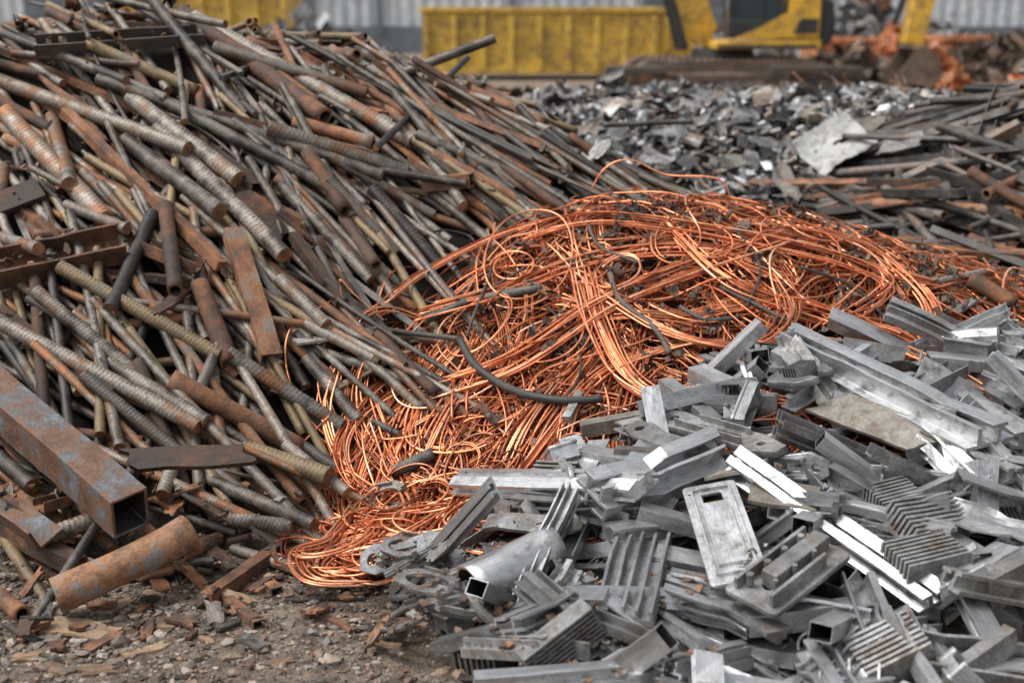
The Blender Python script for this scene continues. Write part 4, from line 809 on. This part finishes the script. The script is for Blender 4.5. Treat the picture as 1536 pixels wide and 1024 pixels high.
keyal(1330,590,1440,560,34,bp('channel'),AP,"short aluminum channel at the top of heap",APc)
keyal(1240,700,1370,715,50,lambda L,W:sheet_mesh("aluminum_plate",L,W,[M_ALUD],t=.004,warp=.12,jag=.1,fold=.6),"aluminum_plate","crumpled bright aluminum sheet on the heap","aluminum plate")
keyal(1125,745,1228,755,60,lambda L,W:sheet_mesh("aluminum_plate",L,W,[M_ALUB],t=.012,warp=.02,jag=.03),"aluminum_plate","square grey-beige corroded metal plate on the heap","aluminum plate",raise_=.03)
keyal(1070,710,1138,705,46,lambda L,W:sheet_mesh("aluminum_plate",L,W,[M_ALUB],t=.01,warp=.02,jag=.03),"aluminum_plate","small grey-beige plate on the aluminum heap","aluminum plate",raise_=.03)
def framed(L,W):
    b=MB(); me=plate_curve("f",rrect(-L/2,-W/2,L/2,W/2,.012),[cpts(-L*.42,-W*.4,.006,12),cpts(L*.42,W*.4,.006,12),rrect(-L*.4,-W*.2,-L*.3,W*.2,.004)],.006); b.add(me)
    for sy in (-1,1): b.box((0,sy*W*.36,.008),(L*.86,.006,.014),bev=.001)
    for sx in (-1,1): b.box((sx*L*.43,0,.008),(.006,W*.66,.014),bev=.001)
    b.box((L*.08,0,.008),(L*.55,W*.55,.012),bev=.002,mi=1); return b.mesh("aluminum_housing",[M_ALU,M_ALUB])
keyal(1060,770,1110,900,80,framed,"aluminum_housing","flat aluminum cover frame holding a grey panel","casting",raise_=.04)
keyal(965,830,935,940,84,bp('rib',M_ALU,dent=.05,hs=1.2),AP,"wide ribbed aluminum panel tilted against the heap",APc,raise_=.04)
keyal(705,885,830,820,70,lambda L,W: pipe_mesh(L,W/2,.0,0,0,M_ALUS,.9,28,.1),"aluminum_casting","large bright cylindrical aluminum sleeve lying on its side","casting",raise_=.02)
keyal(735,915,880,865,40,bp('channel',dent=.08),AP,"aluminum channel beside the large sleeve",APc,roll=math.pi)
keyal(555,905,660,830,50,lambda L,W:arm_plate(L,W,3,.008,M_ALUD,False),"aluminum_bracket","open cast aluminum bracket with two rings on dirt","bracket",raise_=.04)
keyal(590,900,660,818,18,bp('ridge',M_ALU,dent=0),AP,"narrow aluminum rail leaning beside the bracket",APc,raise_=.04)
def cbracket(mat,th=.009,tab=True):
    def f(L,W):
        o=[]
        for i in range(24):
            a=math.radians(35+i*12.6); o.append((L*.5*math.cos(a)*(1+.06*math.sin(a*7)),W*.5*math.sin(a)*(1+.08*math.cos(a*5))))
        for i in range(18):
            a=math.radians(35+290-i*17); o.append((L*.36*math.cos(a)+L*.02,W*.33*math.sin(a)))
        b=MB(); b.add(plate_curve("k",o,[cpts(-L*.43,0,L*.02,10)],th))
        if tab:
            b.box((-L*.05,W*.42,.008),(L*.35,.006,.022),bev=.001); b.cyl((L*.38,W*.30,.004),.008,.02,n=14); b.cyl((L*.38,-W*.30,.004),.008,.02,n=14)
        return b.mesh("aluminum_bracket",[mat])
    return f
keyal(570,955,660,945,66,cbracket(M_ALUD),"aluminum_bracket","open flat cast bracket lying on the dirt","bracket",raise_=.01)
keyal(540,755,612,775,66,cbracket(M_ALUB),"aluminum_bracket","open rusty grey cast bracket resting on copper wire","bracket",raise_=.03)
keyal(575,825,640,835,50,cbracket(M_ALUD),"aluminum_bracket","small open cast bracket beside copper wire","bracket",raise_=.03)
keyal(600,880,685,900,54,cbracket(M_ALUD,.012),"aluminum_bracket","broken cast ring bracket on the heap edge","bracket",raise_=.02)
keyal(655,975,780,945,26,lambda L,W:box_tube_mesh("s",L,W,W*.8,[M_ALUD,M_RUST,M_SLOT],bev=.001),"steel_tube","grey square tube with rusty end among aluminum offcuts","steel tube")
keyal(735,915,760,900,22,lambda L,W:prof_mesh("a",'square',L,W,[M_RUST],bev=.002),"steel_tube","short rusty block beside the aluminum sleeve","steel tube")
def big_cast(L,W):
    b=MB(); me=plate_curve("f",rrect(-L/2,-W/2,L/2,W/2,.012),[cpts(-L*.25,0,W*.12,16)],.012); b.add(me)
    b.box((L*.1,0,.02),(L*.7,W*.3,.05),bev=.004); b.box((-L*.1,-W*.35,.02),(L*.7,.01,.05),bev=.002); b.box((0,W*.35,.02),(L*.9,.01,.04),bev=.002)
    for i in range(4): b.cyl((L*(-.35+.22*i),W*.22,.03),.009,.03,n=14)
    for i in range(3): b.cyl((L*(-.3+.25*i),-W*.2,.025),.006,.05,n=12)
    return b.mesh("aluminum_casting",[M_ALUD])
keyal(1120,955,1235,885,88,big_cast,"aluminum_casting","thick cast aluminum block with bolts and ribs","casting",raise_=.05)
def hook_cast(L,W):
    o=[]
    for i in range(26):
        a=math.radians(20+i*12.8); o.append((L*.5*math.cos(a),W*.5*math.sin(a)*(1+.12*math.sin(a*5))))
    for i in range(20):
        a=math.radians(20+320-i*16.5); o.append((L*.26*math.cos(a)+L*.03,W*.26*math.sin(a)))
    b=MB(); b.add(plate_curve("k",o,[],.02)); 
    for i in range(6): b.box((-L*.12+i*.012,0,.02),(.004,W*.5,.04))
    b.cyl((-L*.35,0,.01),.012,.04,n=16); return b.mesh("aluminum_casting",[M_ALU])
keyal(1160,590,1240,610,80,hook_cast,"aluminum_casting","open cast aluminum clamp with internal fins","casting",raise_=.05,pitch=-.3)
for (u1,v1,u2,v2,w) in ((1340,870,1430,830,66),(1310,755,1370,745,56),(1345,805,1435,785,60)):
    keyal(u1,v1,u2,v2,w,lambda L,W:prof_mesh("heat_sink",'fins',L,W,[M_ALUD],bev=.0006,n=4),"heat_sink","dark finned aluminum heat sink on the heap","heat sink",raise_=.01)
keyal(1415,770,1560,800,70,lambda L,W:sheet_mesh("aluminum_plate",L,W,[M_ALU],t=.005,warp=.06,jag=.12,fold=.5),"aluminum_plate","torn bright aluminum sheet with ragged edge","aluminum plate",raise_=.03)

# ------------------------------------------------------------------ dirt foreground: stones, chips
CAPV=.05
ico=bmesh.new(); bmesh.ops.create_icosphere(ico,subdivisions=1,radius=1); iv=np.array([v.co[:] for v in ico.verts]); jf=np.array([[v.index for v in f.verts] for f in ico.faces]); ico.free()
def stones(n,sampler,size,name,label,mat=M_STONE):
    P=np.array([sampler() for _ in range(n)]); r=size[0]*(size[1]/size[0])**(rng.uniform(0,1,n)**2.2); z=smp(Hh,P[:,0],P[:,1])+r*.05
    S=r[:,None,None]*rng.uniform(.6,1.3,(n,1,3))*np.array([1,1,.6]); V=iv[None]*S*(1+rng.normal(0,.2,(n,len(iv),1)))
    a=rng.uniform(0,6.28,n); c,s=np.cos(a)[:,None],np.sin(a)[:,None]; Vx=V[...,0]*c-V[...,1]*s; Vy=V[...,0]*s+V[...,1]*c
    VV=np.stack([Vx+P[:,0:1],Vy+P[:,1:2],V[...,2]+z[:,None]],-1).reshape(-1,3); F=(jf[None]+(np.arange(n)*len(iv))[:,None,None]).reshape(-1,3)
    mk(name,VV,F.tolist(),mat,smooth=False,kind="stuff",label=label,cat="gravel")
def gs():
    while True:
        x=R_(-1.9,.5);y=R_(2.5,3.9)
        if smp(Hh,x,y)<.06 and in_view(x,y,.1): return (x,y)
def gs2():
    while True:
        x=R_(-1.7,-.1);y=random.gauss(3.15,.25)
        if smp(Hh,x,y)<.08 and in_view(x,y,.1) and random.random()<(.3 if x>-.9 else 1): return (x,y)
stones(6500,gs,(.0025,.011),"gravel","loose grey-brown gravel scattered on the dirt")
stones(330,gs2,(.009,.027),"stones","broken grey-brown stones at the foot of the heap")
flakes("ground_litter",2600,lambda:gs(),(.006,.034),M_FLAKE_B,"flat crumbs of rust and bark on the dirt","litter",.25,.006,thick=True)
for (u1,v1,u2,v2,w) in ((60,935,175,955,44),(185,985,250,970,18),(205,945,262,940,16),(120,830,150,860,26),(70,825,140,832,22),(330,885,380,905,18),(215,890,260,900,16),(265,850,310,868,26),(560,965,600,960,10),(20,990,60,985,20),(120,1010,170,1005,28),(405,1000,440,990,16),(150,920,200,900,18),(290,950,320,965,12),(60,1000,110,1010,22),(330,990,360,985,12)):
    keyal(u1,v1,u2,v2,w,lambda L,W:sheet_mesh("wood_splinter",L,W,[M_WOOD],t=.008,warp=.05,jag=.12,n=8),"wood_splinter","splintered brown wood and bark piece on dirt","wood scrap",hfac=.15,group="wood scraps on the dirt",pct=60)
for _ in range(90):
    x,y=R_(-1.75,-.25),R_(3.05,3.75)
    me=sheet_mesh("steel_plate",R_(.03,.11),R_(.015,.045),[random.choice([M_RUST,M_DARK,M_RUST])],t=.009,warp=.05,jag=.12,n=6); put("steel_plate",me,drop(x,y,R_(0,6),.07,.04,.015,75)@rotY(random.gauss(0,.15)),"small rusty steel offcut at the foot of heap")

# ------------------------------------------------------------------ containers
def container(loc,L,D,H,mat,label,rz=0,group=None):
    b=MB(); t=.08
    for sy in (-1,1): b.box((0,sy*(D/2-t/2),H/2+.15),(L,t,H-.1))
    for sx in (-1,1): b.box((sx*(L/2-t/2),0,H/2+.15),(t,D-2*t-.01,H-.1))
    b.box((0,0,.2),(L-.2,D-.2,.1))
    n=int(L/.75)
    for i in range(n+1):
        x=-L/2+.08+(L-.16)*i/n
        for sy in (-1,1): b.box((x,sy*(D/2+.08),H/2+.12),(.15,.17,H-.22),bev=.012)
    b.box((0,-D/2-.05,.25),(L,.12,.16),bev=.01)
    r=bpy.data.objects.new("roll_off_container",b.mesh("roll_off_container",[mat])); COL.objects.link(r); r.location=loc; r.rotation_euler=(0,0,rz)
    r["label"]=label; r["category"]="container"
    if group: r["group"]=group
    b=MB()
    for sy in (-1,1): b.box((0,sy*(D/2+.03),H+.17),(L+.15,.2,.14),bev=.015)
    for sx in (-1,1): b.box((sx*(L/2+.02),0,H+.17),(.16,D-.15,.137),bev=.015)
    o=bpy.data.objects.new("top_rail",b.mesh("top_rail",[mat])); COL.objects.link(o); o.parent=r
    for sx in (-1,1):
        for sy in (-1,1):
            b=MB(); b.cyl((sx*(L/2-.5),sy*(D/2-.4),.1),.12,.2,'Y',16)
            o=bpy.data.objects.new("roller",b.mesh("roller",[M_BLK])); COL.objects.link(o); o.parent=r
GCN="scrap containers in the yard"
container((.72,35.5,0),6.1,2.4,1.62,M_YEL,"worn yellow open scrap container with vertical ribs",group=GCN)
container((-8.4,37,0),4.6,2.4,2.1,M_YEL,"yellow open scrap container behind the rebar heap",group=GCN)
container((4.0,38.5,0),2.4,2.4,1.6,M_YEL,"yellow scrap container beside the excavator",group=GCN)
container((12.6,34,0),3.6,2.2,.9,M_ORG,"low orange scrap skip behind rusty heap",group=GCN)
container((9.6,38,0),2.0,2.0,.8,M_ORG,"small orange scrap skip far in the yard",group=GCN)

# ------------------------------------------------------------------ excavator
def child(nm,me,root,smooth=False):
    o=bpy.data.objects.new(nm,me); COL.objects.link(o); o.parent=root; return o
def beam2(b,p,q,h0,h1,w,mi=0):
    p=Vector(p);q=Vector(q); d=(q-p).normalized(); n=Vector((-d.z,0,d.x))
    pts=[(p+n*h0/2),(q+n*h1/2),(q-n*h1/2),(p-n*h0/2)]; b.prism([(v.x,v.z) for v in pts],-w/2+p.y,w/2+p.y,mi,bev=.03)
def excavator(loc,rz,sc,label,paint,pose):
    root=bpy.data.objects.new("excavator",None); COL.objects.link(root); root.location=loc; root.rotation_euler=(0,0,rz); root.scale=(sc,sc,sc); root["label"]=label; root["category"]="excavator"; root["group"]="excavators working in the yard"
    for sy in (-1,1):
        b=MB(); Lt,Ht=4.3,.85; pts=[]
        for k in range(9): a=math.radians(-90+k*22.5); pts.append((Lt/2-Ht/2+Ht/2*math.cos(a),Ht/2+Ht/2*math.sin(a)))
        for k in range(9): a=math.radians(90+k*22.5); pts.append((-Lt/2+Ht/2+Ht/2*math.cos(a),Ht/2+Ht/2*math.sin(a)))
        b.prism(pts,sy*1.2-.28,sy*1.2+.28,0,bev=.02)
        for k in range(24):
            x=-1.75+3.5*k/23; b.box((x,sy*1.2,Ht+.012),(.04,.56,.05)); b.box((x,sy*1.2,.0),(.04,.56,.03))
        tr_=child("track",b.mesh("track",[M_TRK]),root)
        for k in range(6):
            b=MB(); b.cyl((-1.45+.58*k,sy*(1.2+.3),.26),.14,.06,'Y',18); child("roller",b.mesh("roller",[M_TRK]),tr_)
        for sx in (-1,1):
            b=MB(); b.cyl((sx*1.7,sy*1.51,.43),.3,.07,'Y',24); child("sprocket",b.mesh("sprocket",[M_TRK]),tr_)
        b=MB(); b.box((0,sy*1.5,.5),(2.7,.05,.16),bev=.01); child("track_frame",b.mesh("track_frame",[M_TRK]),tr_)
    b=MB(); b.box((0,0,.6),(2.2,1.85,.3),bev=.03); b.cyl((0,0,.92),.7,.3,n=32); child("undercarriage",b.mesh("undercarriage",[M_BLK]),root)
    b=MB(); b.prism([(-.35,1.08),(1.9,1.08),(1.9,1.3),(-.35,1.24)],-1.35,1.35,0,.03)
    b.prism([(.05,1.3),(1.85,1.32),(1.85,2.2),(1.55,2.25),(1.2,1.85),(.5,1.5)],-1.36,-1.30,0,.015)
    b.prism([(1.15,1.32),(1.85,1.32),(1.85,2.2),(1.2,2.15)],-1.28,1.33,0,.05)
    child("body",b.mesh("body",[paint]),root)
    b=MB(); b.prism([(1.3,1.42),(1.8,1.42),(1.8,1.72),(1.42,1.72)],-1.395,-1.365,0,.008)
    child("engine_grille",b.mesh("engine_grille",[M_BLK]),root)
    b=MB(); b.box((.75,-1.37,1.14),(2.1,.03,.07)); child("side_stripe",b.mesh("side_stripe",[M_BLK]),root)
    b=MB(); b.cyl((1.5,.6,2.45),.07,.6,n=14); child("exhaust_pipe",b.mesh("exhaust_pipe",[M_BLK]),root)
    b=MB(); b.prism([(1.87,1.1),(2.15,1.22),(2.22,1.6),(2.15,2.1),(1.87,2.22)],-1.3,1.3,0,.08); child("counterweight",b.mesh("counterweight",[M_BLK]),root)
    cabn=bpy.data.objects.new("cab",None); COL.objects.link(cabn); cabn.parent=root; cabn.location=(.5,0,0)
    b=MB(); b.box((-.02,-.86,1.5),(1.15,.86,.4),bev=.03); b.box((-.0,-.86,2.86),(1.1,.9,.1),bev=.03)
    for x,y in ((-.55,-1.25),(.1,-1.25),(.52,-1.25),(-.55,-.47),(.52,-.47)): b.box((x,y,2.25),(.08,.07,1.15),bev=.01)
    o=bpy.data.objects.new("cab_frame",b.mesh("cab_frame",[M_BLK])); COL.objects.link(o); o.parent=cabn
    for c_,d_ in (((0,-1.24,2.25),(1.0,.015,1.12)),((0,-.48,2.25),(1.0,.015,1.12)),((-.56,-.86,2.25),(.015,.7,1.12)),((.53,-.86,2.25),(.015,.7,1.12))):
        b=MB(); b.box(c_,d_); o=bpy.data.objects.new("window",b.mesh("window",[M_GLS])); COL.objects.link(o); o.parent=cabn
    A,B_,C_,D_=pose
    b=MB(); beam2(b,(A[0],.1,A[1]),(B_[0],.1,B_[1]),.7,.75,.5); beam2(b,(B_[0]+.1,.1,B_[1]-.02),(C_[0],.1,C_[1]),.7,.4,.48); b.cyl((A[0],.1,A[1]),.22,.6,'Y',20); child("boom",b.mesh("boom",[paint]),root)
    b=MB(); beam2(b,(C_[0]-.1,.1,C_[1]+.5),(D_[0],.1,D_[1]),.55,.36,.4); b.cyl((C_[0],.1,C_[1]),.16,.55,'Y',20); child("stick",b.mesh("stick",[paint]),root)
    for s in (-.38,.5): b=MB(); beam2(b,(A[0]-.45,s,A[1]-.3),(B_[0]-.0,s,B_[1]-.75),.2,.12,.14,0); child("hydraulic_cylinder",b.mesh("hydraulic_cylinder",[M_BLK]),root)
    b=MB(); beam2(b,((B_[0]+C_[0])/2,.1,B_[1]+.55),(C_[0]-.1,.1,C_[1]+.55),.16,.1,.14,0); child("hydraulic_cylinder",b.mesh("hydraulic_cylinder",[M_BLK]),root)
    b=MB(); beam2(b,(C_[0]-.35,.1,C_[1]-.1),(D_[0]-.35,.1,D_[1]+.35),.15,.1,.12,0); child("hydraulic_cylinder",b.mesh("hydraulic_cylinder",[M_BLK]),root)
    b=MB(); x,z=D_; pr=[(x+.12,z),(x+.42,z-.25),(x+.45,z-.6),(x+.2,z-.88),(x-.3,z-.95),(x-.6,z-.8),(x-.55,z-.74),(x-.25,z-.84),(x+.1,z-.75),(x+.3,z-.55),(x+.28,z-.3),(x-.12,z-.05)]
    b.prism(pr,-.45,.65,0); b.prism([(x,z),(x+.4,z-.25),(x+.43,z-.6),(x+.18,z-.86),(x-.3,z-.9),(x-.5,z-.75)],-.46,-.42,0); b.prism([(x,z),(x+.4,z-.25),(x+.43,z-.6),(x+.18,z-.86),(x-.3,z-.9),(x-.5,z-.75)],.62,.66,0)
    for k in range(5): b.box((x-.66,-.38+.24*k,z-.82),(.16,.07,.05),bev=.008)
    child("bucket",b.mesh("bucket",[M_TRK]),root)
    return root
excavator((3.78,23.6,.2),0,.80,"yellow and black tracked excavator with dark glass cab",M_YELX,((-.45,1.35),(-1.55,4.0),(-3.2,5.4),(-4.2,4.6)))
excavator((12.1,24.6,.0),0,1,"yellow excavator with its bucket lowered to the ground",M_YELX,((-.75,1.55),(-2.2,4.2),(-4.0,3.6),(-4.6,1.1)))
for (x,y,z,L,W,rz,mt) in ((2.3,21.0,.057,3.0,.9,.05,M_TRK),(4.7,20.8,.057,2.6,.9,-.04,M_TRK),(3.6,19.9,.057,3.4,.7,.0,M_TRK),(2.4,21.0,.18,2.6,.8,-.08,M_RUST),(4.6,20.9,.18,2.6,.8,.06,M_RUST),(3.3,21.1,.30,3.2,.7,.02,M_TRK),(4.8,21.1,.30,1.9,.7,-.1,M_TRK),(2.5,21.2,.42,2.2,.6,.05,M_RUST),(4.7,21.2,.42,1.7,.6,.0,M_DARK),(2.2,21.2,.54,1.7,.55,-.1,M_TRK),(5.0,21.2,.54,1.4,.5,.08,M_TRK),(3.6,21.2,.42,.9,.5,.1,M_RUST),(2.2,21.2,.66,1.5,.5,.1,M_RUST),(3.5,21.2,.54,1.2,.5,-.05,M_DARK),(5.1,21.2,.66,1.2,.5,-.06,M_RUST),(2.0,21.2,.78,1.0,.5,.0,M_DARK),(3.3,21.2,.66,1.3,.5,.05,M_TRK),(4.9,21.2,.78,1.5,.45,.05,M_DARK)):
    b=MB(); 
    for k in range(3): b.box((0,-W/2+W/6+k*W/3,.0),(L-.1*k,W/3-.02,.11),bev=.012)
    o=bpy.data.objects.new("timber_mat",b.mesh("timber_mat",[mt])); COL.objects.link(o); o.location=(x,y,z); o.rotation_euler=(0,0,rz); o["label"]="muddy rusty brown slab stacked beside excavator tracks"; o["category"]="slab"; o["group"]="rusty slabs stacked on the yard"
for (x,y,L,rz,rx,z) in ((.55,15.8,1.6,.1,.02,.55),(.9,16.3,1.4,-.15,.0,.5),(7.0,13.2,1.8,-.5,.03,.4),(7.3,13.9,2.2,-.35,.0,.42),(6.3,13.9,1.6,-.8,0,.35),(7.6,12.9,1.8,-.2,0,.4),(5.6,12.6,2.0,-.5,.02,.2),(6.2,12.2,1.6,-.3,.02,.3)):
    me=prof_mesh("steel_beam",'ibeam',L,.16,[random.choice([M_RUST,M_DARK])],bev=.003); o=mko("steel_beam",me,label="rusty steel beam lying in the yard",cat="steel beam",group="rusty beams in the yard"); o.location=(x,y,z); o.rotation_euler=(0,rx,rz)

# ------------------------------------------------------------------ warehouse
def warehouse():
    root=bpy.data.objects.new("warehouse",None); COL.objects.link(root); root["label"]="long pale grey corrugated metal warehouse behind the yard"; root["category"]="warehouse"; root.location=(0,60,0)
    W0,W1,Hb=-34,42,9; n=int((W1-W0)/.15); x=np.linspace(W0,W1,n); y=np.where((np.arange(n)//2)%2==0,0,-.09)
    v=np.concatenate([np.stack([x,y,0*x+1.2],-1),np.stack([x,y,0*x+Hb],-1)]); i=np.arange(n-1); F=np.stack([i,i+1,i+1+n,i+n],-1).tolist()
    o=mk("wall",v,F,M_WALL,smooth=False); o.parent=root
    b=MB(); b.box(((W0+W1)/2,6,.6),(W1-W0,12.2,1.2)); o=child("base_wall",b.mesh("base_wall",[M_WALLD]),root)
    b=MB(); b.prism([(W0-.5,Hb),(W1+.5,Hb),(W1+.5,Hb+.5),(W0-.5,Hb+.5)],-.5,13,0); child("roof",b.mesh("roof",[M_WALLD]),root)
    for k,xx in enumerate((-20,-11.0,8,26)):
        b=MB(); b.box((xx,-.14,2.2),(4.2,.1,4.2)); 
        for q in range(7): b.box((xx,-.2,.5+.6*q),(4.1,.04,.05))
        child("door",b.mesh("door",[M_WALLD]),root)
    for xx in np.arange(-30,40,6.0):
        b=MB(); b.box((xx,-.16,4.9),(.25,.14,8)); child("downpipe",b.mesh("downpipe",[M_WALLD]),root)
warehouse()
for xx in (12.2,12.9):
    b=MB(); b.box((0,0,2.0),(.45,.45,4.0),bev=.02); b.box((0,0,.05),(.8,.8,.1)); b.box((0,-.3,3.4),(.3,.2,.3)); b.box((0,0,4.02),(.6,.6,.08))
    o=bpy.data.objects.new("steel_post",b.mesh("steel_post",[M_RUST])); COL.objects.link(o); o.location=(xx,46,0); o["label"]="tall rusty steel post standing in the yard"; o["category"]="post"; o["group"]="rusty posts"
print("COUNTS",count,len(WI))
